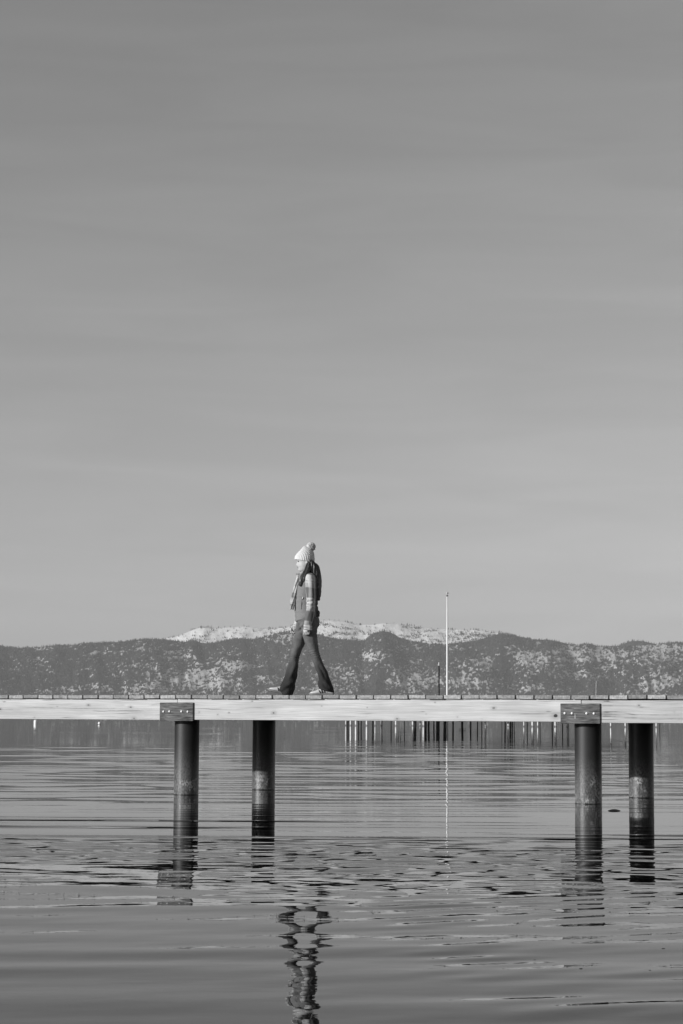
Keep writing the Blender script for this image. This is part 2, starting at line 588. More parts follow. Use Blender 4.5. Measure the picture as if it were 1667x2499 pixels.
def grid_mesh(name, X, Y, Z):
    n_, m_ = X.shape
    i, j = np.meshgrid(np.arange(n_ - 1), np.arange(m_ - 1), indexing='ij')
    q = np.stack([i * m_ + j, i * m_ + j + 1, (i + 1) * m_ + j + 1, (i + 1) * m_ + j], -1).reshape(-1, 4)
    return mesh_np(name, np.stack([X, Y, Z], -1).reshape(-1, 3), [q])


def px_row(X, Y, Z):
    return YH + ROLL * X / Y * F_PX - (Z - CAM_H) / Y * F_PX, 833.5 + X / Y * F_PX


def openness(X, Y, Z, seed):
    """how bare a place on the front hills is (0 closed forest, 1 open snow and granite)"""
    py, pxx = px_row(X, Y, Z)
    m = np.zeros_like(X)
    for (a, b, sa, sb, amp) in PATCH:
        m = np.maximum(m, amp * np.exp(-((pxx - a) / (1.25 * sa)) ** 2 - ((py - b) / (1.25 * sb)) ** 2))
    n1 = fbm(X / 110.0, Z / 26.0 + Y / 300, seed, 4)
    n2 = fbm(X / 30.0, Z / 13.0 + Y / 90, seed + 5, 3)
    n3_ = fbm(X / 5.2, Z / 5.0 + Y / 60, seed + 8, 2)
    level = 0.23 + 0.47 * m + 0.40 * (n1 - 0.5) + 0.30 * (n2 - 0.5)
    return sstep(-0.07, 0.07, level - n3_)


def mat_terrain():
    k = N('snow_and_forest_floor')
    a = k.n('Attribute', attribute_name='open')
    n1 = k.noise(k.obj((1, 0.5, 1)), 0.06, 5, 0.65)
    n2 = k.noise(k.obj((1, 0.5, 1)), 0.2, 3, 0.6)
    f = k.rng(k.math('ADD', a.outputs['Fac'], k.rng(n1, 0.3, 0.7, -0.12, 0.12)), 0.16, 0.5, 0, 1, True)
    c = k.mix(f, 0.055, k.math('MULTIPLY', k.rng(n2, 0.35, 0.65, 0.80, 1.0), k.rng(a.outputs['Fac'], 0.8, 1.0, 0.55, 0.92)))
    k.bump(n1, 0.35, 8.0)
    return k.done(c, 0.9, 0.1)


M_TERR = mat_terrain()


def mat_conifer(name, base):
    k = N(name)
    n1 = k.noise(k.obj(), 0.03, 4, 0.6)
    n2 = k.noise(k.obj(), 0.9, 2, 0.6)
    c = k.math('MULTIPLY', base, k.math('MULTIPLY', k.rng(n1, 0.35, 0.65, 0.7, 1.5), k.rng(n2, 0.3, 0.7, 0.7, 1.4)))
    return k.done(c, 0.9, 0.1)


M_CON = mat_conifer('dark_conifer_needles', 0.05)


def conifers(name, P, hts, seed):
    """P (n,3) foot points; each tree is a ragged two-tier cone"""
    r = np.random.default_rng(seed)
    n = len(P)
    k = 5
    a = np.arange(k) / k * 2 * np.pi
    ph = r.random(n) * 6.28
    w = hts * (0.15 + 0.10 * r.random(n))
    Vs, Fs = [], []
    off = 0
    for (zb, zt, ws) in ((0.06, 0.72, 1.0), (0.42, 1.0, 0.62)):
        ang = a[None, :] + ph[:, None]
        rad = w[:, None] * ws * (0.75 + 0.5 * r.random((n, k)))
        ring = np.stack([P[:, 0:1] + rad * np.cos(ang), P[:, 1:2] + rad * np.sin(ang),
                         P[:, 2:3] + hts[:, None] * (zb + 0.10 * r.random((n, k)))], -1)
        apex = P + np.stack([0.04 * hts * r.normal(size=n), 0 * hts, hts * zt], -1)
        V = np.concatenate([ring, apex[:, None, :]], 1).reshape(-1, 3)
        base = np.arange(n)[:, None] * (k + 1) + off
        j = np.arange(k)[None, :]
        f = np.stack([base + j, base + (j + 1) % k, np.repeat(base + k, k, 1)], -1).reshape(-1, 3)
        Vs.append(V)
        Fs.append(f)
        off += len(V)
    me = mesh_np(name, np.vstack(Vs), [np.vstack(Fs)], smooth=False)
    return link(name, me, M_CON)


def far_shore():
    us = np.linspace(-900, 2600, 1500)
    r = np.random.default_rng(3)
    # --- front hills
    top = prof(FRONT, us) + 3.0
    U, Vv, X, Y, Z = hill('hills', 6500, 6950, top, us, 150, 41, 34)
    me = grid_mesh('forested_hills', X, Y, Z)
    op = openness(X, Y, Z, 60)
    attr(me, 'open', (0.8 * op).ravel())
    tag(link('forested_hills', me, M_TERR), kind='structure')

    def sample(X, Y, Z, n, vmax):
        fi = r.random(n) * vmax
        fj = r.random(n) * (X.shape[1] - 1.01)
        i, j = fi.astype(int), fj.astype(int)
        a, b = fi - i, fj - j
        g = lambda G: G[i, j] * (1 - a) * (1 - b) + G[i + 1, j] * a * (1 - b) + G[i, j + 1] * (1 - a) * b + G[i + 1, j + 1] * a * b
        return np.stack([g(X), g(Y), g(Z)], -1)
    P = sample(X, Y, Z, 165000, 151)
    o = openness(P[:, 0], P[:, 1], P[:, 2], 60)
    keep = r.random(len(P)) < 0.06 + 0.80 * (1 - o)
    P = P[keep]
    tag(conifers('hill_forest', P, 4.2 + 4.2 * r.random(len(P)) ** 1.5, 5), kind='stuff')
    # --- the far dark knoll on the right
    us2 = np.linspace(1400, 1680, 90)
    U, Vv, X, Y, Z = hill('knoll', 7500, 8000, prof(BUMP, us2) + 2.5, us2, 40, 71, 20)
    me = grid_mesh('distant_knoll', X, Y, Z)
    attr(me, 'open', np.zeros(X.size))
    tag(link('distant_knoll', me, M_TERR), kind='structure')
    P2 = sample(X, Y, Z, 2600, 41)
    # --- snowy mountain behind
    us3 = np.linspace(330, 1330, 420)
    sk = prof(SKYLINE, us3)
    sk = np.where(us3 < 400, 1559 + (400 - us3) * 0.5, np.where(us3 > 1264, 1554 + (us3 - 1264) * 0.6, sk))
    U, Vv, X, Y, Z = hill('snow', 7600, 8020, sk + 1.0, us3, 110, 91, 30)
    me = grid_mesh('snowy_mountain', X, Y, Z)
    py, pxx = px_row(X, Y, Z)
    attr(me, 'open', (0.85 + 0.25 * fbm(X / 40, Z / 20, 5, 3)).ravel())
    tag(link('snowy_mountain', me, M_TERR), kind='structure')
    P3 = sample(X, Y, Z, 42000, 112)
    py, pxx = px_row(P3[:, 0], P3[:, 1], P3[:, 2])
    dens = fbm(P3[:, 0] / 90.0, P3[:, 2] / 14.0, 15, 4)
    d = 0.045 + 0.75 * sstep(0.56, 0.70, dens) * 0.5
    d += 0.5 * np.exp(-((py - prof(SKYLINE, pxx)) / 3.0) ** 2) * sstep(0.42, 0.6, fbm(P3[:, 0] / 60.0, P3[:, 0] * 0, 19, 3))
    d += 0.35 * sstep(405, 470, 940 - pxx) * 0 + 0.5 * sstep(1205, 1260, pxx) + 0.3 * sstep(450, 410, pxx) * 0
    d += 0.4 * np.exp(-((pxx - 1130) / 45) ** 2 - ((py - 1556) / 9) ** 2)
    P3 = P3[r.random(len(P3)) < np.clip(d, 0, 0.9)]
    P4 = np.vstack([P2, P3])
    tag(conifers('distant_forest', P4, 6.0 + 4.5 * r.random(len(P4)), 6), kind='stuff')


far_shore()

# ------------------------------------------------------------------ haze over the lake
hz = link('haze', box('haze', -4200, 4200, -110, 9300, -4.0, 420.0))
hm = bpy.data.materials.new('lake_haze')
hm.use_nodes = True
hm.node_tree.nodes.clear()
pv = hm.node_tree.nodes.new('ShaderNodeVolumePrincipled')
pv.inputs['Color'].default_value = (0.9, 0.9, 0.9, 1)
pv.inputs['Density'].default_value = 5.8e-5
ho = hm.node_tree.nodes.new('ShaderNodeOutputMaterial')
hm.node_tree.links.new(pv.outputs[0], ho.inputs['Volume'])
hz.data.materials.append(hm)
tag(hz, kind='stuff')

# ------------------------------------------------------------------ the near pier
P0 = np.array([-1.70336, 23.16256])
AL = 0.4241
UX, UY = math.cos(AL), -math.sin(AL)
NX, NY = math.sin(AL), math.cos(AL)
BAY, WID, PITCHP, OFF, DECK = 4.637, 1.923, 0.19777, -0.007, 1.0966
PLANK_T = 0.038
BTOP = DECK - PLANK_T
BBOT = 0.823
BFRONT, BTHK = -0.225, 0.085

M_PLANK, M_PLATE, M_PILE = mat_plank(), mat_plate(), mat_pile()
M_BOLT = mat_simple('galvanised_bolt', 0.82, 0.35, 0.6, 0.0, 60, 0.05)
M_JOIST = mat_simple('treated_joist_wood', 0.16, 0.85, 0.2, 0, 6, 0.3, (1, 20, 20), 0.2)

pier = empty('pier', (P0[0], P0[1], 0), -AL)
tag(pier, 'plank walkway on dark steel pipe piles with pale timber side beam', 'pier')

# beams: (s0, s1, z shift, knots) ; knots are (s, z, rx, rz, strength)
KN = {
    'a': [(-1.15, .948, .75, .0035, .75), (-0.62, .927, .5, .003, .6), (-2.35, .928, .5, .003, .65), (-1.75, .958, .35, .003, .5), (-0.3, .875, .25, .003, .4), (-2.31, .935, .028, .014, .75), (-1.14, .985, .03, .016, .65), (-0.59, .962, .034, .018, .75), (-0.545, .838, .03, .02, .6), (-1.85, .845, .02, .01, .35), (-1.55, .965, .018, .01, .4)],
    'b': [(2.05, .872, .5, .003, .35), (3.35, .985, .6, .003, .4), (0.95, .96, .4, .0025, .35), (4.10, .905, .35, .004, .55), (1.18, .905, .034, .020, .85), (0.64, .905, .016, .010, .7), (0.92, 1.03, .016, .009, .7), (0.50, .885, .018, .012, .5), (0.27, .91, .018, .012, .45),
          (3.70, .965, .032, .020, .6), (2.62, .85, .028, .022, .6), (3.05, 1.02, .014, .01, .5), (4.37, .89, .055, .035, .92), (4.30, .93, .10, .018, .45), (2.28, .965, .01, .008, .5), (2.95, .90, .01, .008, .4), (3.3, 0.87, .012, .01, .4), (1.75, .98, .012, .008, .5)],
    'c': [(5.45, .90, .45, .004, .6), (5.75, .862, .5, .0045, .8), (5.24, 0.995, .022, .014, .6), (5.27, 0.975, .06, .008, .5), (4.92, .885, .16, .010, .6), (4.95, .93, .20, .007, .6), (4.90, 1.035, .09, .010, .75), (4.93, .905, .2, .005, .6), (4.91, 0.99, .14, .006, .55), (5.6, .93, .02, .012, .3), (5.15, .87, .16, .008, .5)],
}
for key, s0, s1, dz, base in (('a', -4.75, -0.002, 0.0, 0.56), ('b', 0.002, 4.637, 0.004, 0.57), ('c', 4.643, 9.4, -0.004, 0.50)):
    o = link('beam', box('beam', s0, s1, BFRONT, BFRONT + BTHK, BBOT + dz, BTOP + dz - 0.010, 0.003), mat_beam('pale_fir_' + 'beam', base, KN[key]), pier)
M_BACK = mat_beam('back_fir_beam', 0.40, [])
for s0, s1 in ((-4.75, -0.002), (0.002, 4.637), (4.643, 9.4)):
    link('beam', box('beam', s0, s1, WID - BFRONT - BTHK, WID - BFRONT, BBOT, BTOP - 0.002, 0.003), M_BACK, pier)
# joists under the deck and a cap tying each pile pair
for n_ in (0.48, 0.96, 1.44):
    link('joist', box('joist', -4.75, 9.4, n_ - 0.035, n_ + 0.035, 0.872, BTOP - 0.002), M_JOIST, pier)
for s_ in (-BAY, 0.0, BAY, 2 * BAY):
    link('cap', box('cap', s_ - 0.20, s_ - 0.145, BFRONT + BTHK + 0.002, WID - BFRONT - BTHK - 0.002, 0.60 + 0.235, 0.870), M_JOIST, pier)

# piles
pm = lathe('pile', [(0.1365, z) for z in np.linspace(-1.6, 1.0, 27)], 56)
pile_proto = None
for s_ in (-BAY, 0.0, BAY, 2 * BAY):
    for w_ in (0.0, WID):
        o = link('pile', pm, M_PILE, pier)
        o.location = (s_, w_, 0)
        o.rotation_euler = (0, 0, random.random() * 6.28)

# splice plates with their bolts
bolt_me = lathe('bolt', [(0.0128, 0.0), (0.0128, 0.003), (0.0115, 0.0065), (0.0085, 0.0095), (0.0045, 0.0112), (0.001, 0.0117)], 14)
for s_, dz in ((-BAY, 0.0), (0.0, 0.0), (BAY, -0.002), (2 * BAY, 0.0)):
    pl = link('splice_plate', box('splice_plate', -0.208, 0.208, -0.019, 0.0, 0.812, 1.014, 0.0025), M_PLATE, pier)
    pl.location = (s_, BFRONT - 0.001, dz)
    for bx in (-0.160, -0.083, 0.069, 0.146):
        b = link('bolt', bolt_me, M_BOLT, pl)
        b.location = (bx + random.uniform(-.002, .002), -0.019, 0.915 + random.uniform(-.002, .002))
        b.rotation_euler = (math.pi / 2, 0, 0)

    pl.rotation_euler = (0, random.uniform(-.006, .006), 0)
    if s_ == BAY:
        # a pale drip and a nail head on the right-hand plate
        M_DRIP = mat_simple('pale_drip', 0.5, 0.6, 0.3, 0, 60, 0.2)
        link('drip', box('drip', -.056, -.050, -.0202, -.0192, .862, .903, .0004), M_DRIP, pl)
        link('nail_head', box('nail_head', -.055, -.050, -.0210, -.0192, .962, .967, .0008), M_DRIP, pl)

# deck planks, one by one
PW = PITCHP - 0.0135
variants = []
for q in range(4):
    bm = bmesh.new()
    bmesh.ops.create_cube(bm, size=1)
    for v in bm.verts:
        v.co = (v.co.x * PW, v.co.y, v.co.z * PLANK_T)
    bmesh.ops.bevel(bm, geom=[e for e in bm.edges if abs(e.verts[0].co.y - e.verts[1].co.y) > .5], offset=0.0035, segments=1, affect='EDGES')
    for v in bm.verts:
        v.co.x += random.uniform(-.0015, .0015)
        v.co.z += random.uniform(-.0012, .0012)
    me = bpy.data.meshes.new('plank')
    bm.to_mesh(me)
    bm.free()
    me.materials.append(M_PLANK)
    variants.append(me)
for i in range(-13, 59):
    s_ = OFF + PITCHP * (i - 11 + 0.5)
    o = link('plank', variants[i % 4], None, pier)
    n0 = -0.258 + random.uniform(-0.006, 0.004)
    n1 = WID + 0.26 + random.uniform(-0.02, 0.02)
    o.location = (s_ + random.uniform(-.002, .002), (n0 + n1) / 2, DECK - PLANK_T / 2 + random.uniform(-0.0035, 0.0015))
    o.scale = (random.uniform(.972, 1.0), n1 - n0, random.uniform(.97, 1.0))
    o.rotation_euler = (0, random.uniform(-.006, .006), 0)

# ------------------------------------------------------------------ the far pier, its mast, post and stake
FARY = 236.0
def mat_far_pile(name, base):
    k = N(name)
    z = k.sep(k.obj())[2]
    n_ = k.noise(k.obj(), 3, 3, 0.6)
    zz = k.math('ADD', z, k.rng(n_, 0.3, 0.7, -0.1, 0.1))
    c = k.math('MULTIPLY', k.mix(k.rng(zz, 0.06, 0.16, 1, 0), base, base * 0.2), k.rng(n_, 0.3, 0.7, 0.75, 1.15))
    return k.done(c, 0.7, 0.3)


M_PALE = mat_far_pile('pale_pile', 0.78)  # pale base tone for the front row of piles
M_DARK = mat_simple('dark_pile', 0.022, 0.8, 0.2, 0, 3, 0.3)  # near-black tone for the rear piles, braces and small fittings
M_MIDP = mat_simple('grey_weathered_pile', 0.25, 0.8, 0.2, 0, 3, 0.25)
M_FDECK = mat_simple('grey_far_deck', 0.2, 0.85, 0.2, 0, 4, 0.3)
a = at_depth(1220, 1740, FARY)
farp = empty('far_pier', (a[0], FARY, 0))
tag(farp, 'distant pier on many thin pale and dark piles seen under the near walkway', 'pier')
white = [(844, 10), (856, 16), (869, 20), (895.6, 20), (915.7, 17), (931.3, 18), (966.6, 19), (1007.6, 18), (1025.6, 10), (1034, 18), (1185, 18), (1240.7, 20), (1279, 12),
         (1300, 21), (1312.8, 13), (1355.6, 21), (1384.3, 13), (1490.7, 14), (1526.6, 16), (1602, 15)]
grey = [(972, 6), (978, 6), (1107, 8), (1150, 6), (1176, 10), (1318, 8), (1388, 7), (1610, 8), (1255, 7)]
dark = [(848.8, 16), (875, 12), (881.4, 12), (909.8, 17), (954.6, 10), (986.7, 8), (1013.5, 22), (1039, 20), (1046, 18), (1059, 13), (1068.4, 30), (1086.6, 32), (1105.4, 12),
        (1127.9, 20), (1147.7, 10), (1165.4, 10), (1233, 13), (1246.6, 16), (1251, 10), (1286.7, 9), (1347.6, 11), (1373, 10), (1225, 5)]
r_ = np.random.default_rng(4)
PTOP = 2.70
for lst, mat_, d0, d1 in ((white, M_PALE, -3, 3), (grey, M_MIDP, 10, 22), (dark, M_DARK, 5, 16)):
    for (px, w) in lst:
        Y = FARY + r_.uniform(d0, d1)
        p = at_depth(px, 1765, Y)
        rad = w / 3.75 * Y / F_PX / 2
        o = link('pile', lathe('pile', [(rad, -1.5), (rad, 0.0), (rad * 0.97, PTOP)], 10), mat_, farp)
        o.location = (p[0] - a[0], Y - FARY, 0)
        o.rotation_euler = (0, float(np.clip(r_.normal(0, 0.010), -.022, .022)), 0)
xl, xr = at_depth(838, 1740, FARY)[0] - a[0], at_depth(1615, 1740, FARY)[0] - a[0]
nseg = 14
for i in range(nseg):
    x0, x1 = xl + (xr - xl) * i / nseg, xl + (xr - xl) * (i + 1) / nseg
    link('deck_panel', box('deck_panel', x0 + .02, x1 - .02, -4.0, 23.0, PTOP + 0.001, PTOP + 0.16), M_FDECK, farp)

for (xa_, xb_, z_, w_) in ((952, 990, 0.95, .05), (1120, 1137, 0.62, .11), (1150, 1178, 0.9, .04), (1035, 1072, 1.25, .06), (866, 884, 0.80, .04), (1228, 1252, 1.0, .05), (1302, 1312, 0.7, .06)):
    pa_, pb_ = at_depth(xa_, 1760, FARY + 9)[0] - a[0], at_depth(xb_, 1760, FARY + 9)[0] - a[0]
    link('brace', box('brace', pa_, pb_, 9.0, 9.08, z_ - w_, z_ + w_), M_DARK, farp)

# tall white mast
p = at_depth(1091.5, 1772, 240.0)
mast = empty('flagpole', (p[0], 240.0, 0))
tag(mast, 'tall bare white flagpole with a ball finial rising beyond the walkway', 'flagpole')
zt = at_depth(1091.5, 1452, 240.0)[2]
M_WHITE = mat_simple('white_painted_pole', 0.8, 0.4, 0.5, 0, 2, 0.04)
link('pole', lathe('pole', [(0.115, -1.5), (0.115, 0), (0.10, zt * 0.6), (0.075, zt)], 16), M_WHITE, mast)
fin = link('finial', lathe('finial', [(0.02, 0), (0.05, 0.06), (0.12, 0.12), (0.15, 0.20), (0.12, 0.30), (0.03, 0.34)], 14), mat_simple('pale_finial', 0.5, 0.3, 0.5, 0, 5, 0.1), mast)
fin.location = (0, 0, zt + 0.003)
tr = link('truck', lathe('truck', [(0.10, 0), (0.13, 0.03), (0.13, 0.10), (0.09, 0.12)], 14), M_DARK, mast)
tr.location = (0, 0, zt - 0.16)
# dark post with pale cap
p = at_depth(1071.5, 1772, 238.0)
zt = at_depth(1071.5, 1625.5, 238.0)[2]
post = empty('mooring_post', (p[0], 238.0, 0))
tag(post, 'thin dark upright post with a pale cap, just left of the white flagpole', 'post')
link('post', lathe('post', [(0.085, -1.5), (0.085, 0), (0.075, zt)], 12), M_DARK, post)
cp = link('cap', lathe('cap', [(0.03, 0), (0.10, 0.05), (0.13, 0.16), (0.07, 0.26), (0.10, 0.33), (0.06, 0.42), (0.01, 0.45)], 12), mat_simple('pale_cap', 0.5, 0.7, 0.3, 0, 8, 0.2), post)
cp.location = (0, 0, zt + 0.002)
# slim leaning stake at right
p0, p1 = at_depth(1452.5, 1772, 238.0), at_depth(1455.5, 1661, 238.0)
stake = link('marker_stake', lathe('marker_stake', [(0.05, -1.2), (0.045, 0), (0.035, p1[2] * 0.99), (0.012, p1[2])], 10), mat_simple('pale_stake', 0.42, 0.7, 0.3, 0, 4, 0.2))
stake.location = (p0[0], 238.0, 0)
stake.rotation_euler = (0, math.atan2(p1[0] - p0[0], p1[2]), 0)
tag(stake, 'thin pale leaning stake showing above the walkway at right', 'stake')

# buoys
M_BUOY = mat_simple('white_buoy_plastic', 0.78, 0.5, 0.5, 0, 6, 0.06)
for px, wl, wpx, htop, lab in ((87, 1767.5, 9.6, 0.52, 'larger white can buoy floating at far left beneath the beam'), (243, 1768.5, 8.0, 0.33, 'smaller round white buoy floating right of the can buoy')):
    dpt = CAM_H / -(cam_ray(px, wl)[2]) * cam_ray(px, wl)[1]
    p = at_depth(px, wl, dpt)
    R_ = wpx * dpt / F_PX / 2
    b = empty('mooring_buoy', (p[0], dpt, 0))
    tag(b, lab, 'buoy', 'white mooring buoys')
    z1 = htop
    can = [(R_ * .7, -.3), (R_ * .97, -.12), (R_, 0.0), (R_, z1 * .62), (R_ * .88, z1 * .85), (R_ * .5, z1 * .97), (.04, z1)]
    ballp = [(R_ * math.sin(q_) + .001, z1 - R_ - R_ * math.cos(q_)) for q_ in np.linspace(0.0, math.pi, 15)]
    link('float', lathe('float', can if z1 > .4 else ballp, 20), M_BUOY, b)
    rg = link('ring', lathe('ring', [(.05, 0), (.06, .02), (.06, .06), (.03, .08)], 10), M_DARK, b)
    rg.location = (0, 0, z1 + .001)


# ------------------------------------------------------------------ bits afloat
def leaf_mesh(name, ln, wd, hump, thick=0.004):
    xs = np.linspace(-0.5, 0.5, 15)
    w = np.clip(np.sin((xs + 0.5) ** 0.8 * np.pi), 0.02, 1) * wd / 2
    rows = []
    for s in np.linspace(-1, 1, 7):
        rows.append(np.stack([xs * ln, s * w, hump * (1 - s * s) * np.cos(xs * np.pi) + thick], -1))
    top = np.stack(rows)
    bot = top.copy()
    bot[..., 2] = -thick
    n_, m_ = top.shape[:2]
    V = np.vstack([top.reshape(-1, 3), bot.reshape(-1, 3)])
    i, j = np.meshgrid(np.arange(n_ - 1), np.arange(m_ - 1), indexing='ij')
    q = np.stack([i * m_ + j, i * m_ + j + 1, (i + 1) * m_ + j + 1, (i + 1) * m_ + j], -1).reshape(-1, 4)
    o = n_ * m_
    sd = []
    for j in range(m_ - 1):
        sd += [[j, j + 1, o + j + 1, o + j], [(n_ - 1) * m_ + j + 1, (n_ - 1) * m_ + j, o + (n_ - 1) * m_ + j, o + (n_ - 1) * m_ + j + 1]]
    for i in range(n_ - 1):
        sd += [[(i + 1) * m_, i * m_, o + i * m_, o + (i + 1) * m_], [i * m_ + m_ - 1, (i + 1) * m_ + m_ - 1, o + (i + 1) * m_ + m_ - 1, o + i * m_ + m_ - 1]]
    return mesh_np(name, V, [q, q[:, ::-1] + o, np.array(sd)])


M_LEAF = mat_simple('dark_wet_leaf', 0.03, 0.5, 0.4, 0, 60, 0.4)


def on_water(px, py):
    d = cam_ray(px, py)
    t = -CAM_H / d[2]
    return d[0] * t, d[1] * t


x, y = on_water(1499, 1979)
lf = empty('floating_leaf', (x, y, 0.0))
tag(lf, 'dark curled leaf with its stem, afloat between the two right piles', 'leaf')
link('blade', leaf_mesh('blade', 0.118, 0.06, 0.013), M_LEAF, lf)
stm = link('stem', lathe('stem', [(0.002, 0), (0.0025, 0.05)], 8), M_LEAF, lf)
stm.location = (0.022, -0.03, 0.006)
stm.rotation_euler = (math.radians(96), 0, math.radians(10))
for px, py, s_, lab in ((1384, 2360, .008, 'tiny dark speck afloat, left of the pair of specks below the right piles'), (1418, 2365, .011, 'larger dark speck afloat, right of the pair of specks below the right piles'),
                        (1586, 2369, .009, 'lone dark speck afloat near the lower right edge'), (1619, 2316, .010, 'dark fleck afloat close to the right edge, above the other specks'),
                        (1305, 2344, .009, 'pale brown fleck afloat, farthest left of the lower right specks')):
    x, y = on_water(px, py)
    o = link('leaf_fragment', leaf_mesh('leaf_fragment', s_ * 1.3, s_, .0004, .0005), M_LEAF)
    o.location = (x, y, 0.002)
    o.rotation_euler = (0, 0, random.random() * 3)
    tag(o, lab.replace('pale brown', 'dark'), 'leaf bit', 'leaf bits afloat in the foreground')

#PERSON
# ================================================================== THE WALKER
# traced in pixels of an enlarged crop (5.596 x the photo, origin 620,1300) and turned into metres at her distance
ZC = 5.596
PN = 0.45
lo, hi = -1.0, 4.0
for _ in range(60):
    s_ = (lo + hi) / 2
    Xp, Yp = P0[0] + UX * s_ + NX * PN, P0[1] + UY * s_ + NY * PN
    d = cam_ray(620 + 720 / ZC, 1696)
    if Xp / Yp < d[0] / d[1]: lo = s_
    else: hi = s_
KP = ZC * F_PX / Yp
ROOT = (Xp, Yp, DECK + 0.001)
GZ = 2213.0


def pl_(x, z):
    """crop pixel -> local x,z"""
    x, z = (x - 720.0), (GZ - z)
    return np.array([(x - z * ROLL * 0.8) / KP, z / KP])


person = empty('person', ROOT)
tag(person, 'person in pale bobble hat, grey vest, plaid sleeves and flared jeans walking along the pier', 'person')


def resample(rows, n):
    """smooth (Catmull-Rom) resampling of section rows"""
    R = np.array(rows, float)
    m = len(R)
    t = np.linspace(0, m - 1, n)
    i = np.clip(t.astype(int), 0, m - 2)
    f = (t - i)[:, None]
    g = lambda k: R[np.clip(k, 0, m - 1)]
    p0, p1, p2, p3 = g(i - 1), g(i), g(i + 1), g(i + 2)
    return 0.5 * (2 * p1 + (p2 - p0) * f + (2 * p0 - 5 * p1 + 4 * p2 - p3) * f ** 2 + (3 * p1 - p0 - 3 * p2 + p3) * f ** 3)


def tube(rows, n=None, k=36, power=2.0):
    """closed tube from rows (front x, front z, back x, back z, y centre m, y half width m); x,z in crop pixels"""
    R = resample(rows, n or len(rows) * 5)
    A = np.array([pl_(r[0], r[1]) for r in R])
    B = np.array([pl_(r[2], r[3]) for r in R])
    cen, half = (A + B) / 2, (A - B) / 2
    a = np.arange(k) / k * 2 * np.pi
    ca = np.sign(np.cos(a)) * np.abs(np.cos(a)) ** (2 / power)
    sa = np.sign(np.sin(a)) * np.abs(np.sin(a)) ** (2 / power)
    x = cen[:, 0:1] + half[:, 0:1] * ca
    z = cen[:, 1:2] + half[:, 1:2] * ca
    y = R[:, 4:5] + R[:, 5:6] * sa
    V = np.stack([x, y, z], -1).reshape(-1, 3)
    m = len(R)
    i, j = np.meshgrid(np.arange(m - 1), np.arange(k), indexing='ij')
    j2 = (j + 1) % k
    q = np.stack([i * k + j, i * k + j2, (i + 1) * k + j2, (i + 1) * k + j], -1).reshape(-1, 4)
    b, t = len(V), len(V) + 1
    V = np.vstack([V, [[cen[0, 0], R[0, 4], cen[0, 1]], [cen[-1, 0], R[-1, 4], cen[-1, 1]]]])
    jj = np.arange(k)
    tri = np.vstack([np.stack([np.full(k, b), (jj + 1) % k, jj], -1), np.stack([np.full(k, t), (m - 1) * k + jj, (m - 1) * k + (jj + 1) % k], -1)])
    return V, q, tri


def ball(c, r, k=12):
    """ellipsoid in local metres"""
    th = np.linspace(0, np.pi, k)
    ph = np.arange(2 * k) / (2 * k) * 2 * np.pi
    V = np.stack([np.outer(np.sin(th), np.cos(ph)), np.outer(np.sin(th), np.sin(ph)), np.repeat(np.cos(th)[:, None], 2 * k, 1)], -1).reshape(-1, 3)
    V = V * np.array(r) + np.array(c)
    i, j = np.meshgrid(np.arange(k - 1), np.arange(2 * k), indexing='ij')
    j2 = (j + 1) % (2 * k)
    q = np.stack([i * 2 * k + j, (i + 1) * 2 * k + j, (i + 1) * 2 * k + j2, i * 2 * k + j2], -1).reshape(-1, 4)
    return V, q, np.zeros((0, 3), int)


def limb(pts, k=12):
    """round tapered tube through local points (x,y,z,r)"""
    P = resample(pts, max(3, (len(pts) - 1) * 4 + 1))
    T = np.gradient(P[:, :3], axis=0)
    T /= np.linalg.norm(T, axis=1, keepdims=True)
    ref = np.array([0.31, 0.9, 0.2])
    U1 = np.cross(T, ref)
    U1 /= np.linalg.norm(U1, axis=1, keepdims=True)
    U2 = np.cross(T, U1)
    a = np.arange(k) / k * 2 * np.pi
    V = (P[:, None, :3] + P[:, None, 3:4] * (U1[:, None] * np.cos(a)[None, :, None] + U2[:, None] * np.sin(a)[None, :, None])).reshape(-1, 3)
    m = len(P)
    i, j = np.meshgrid(np.arange(m - 1), np.arange(k), indexing='ij')
    j2 = (j + 1) % k
    q = np.stack([i * k + j, i * k + j2, (i + 1) * k + j2, (i + 1) * k + j], -1).reshape(-1, 4)
    b, t = len(V), len(V) + 1
    V = np.vstack([V, P[0:1, :3], P[-1:, :3]])
    jj = np.arange(k)
    tri = np.vstack([np.stack([np.full(k, b), (jj + 1) % k, jj], -1), np.stack([np.full(k, t), (m - 1) * k + jj, (m - 1) * k + (jj + 1) % k], -1)])
    return V, q, tri


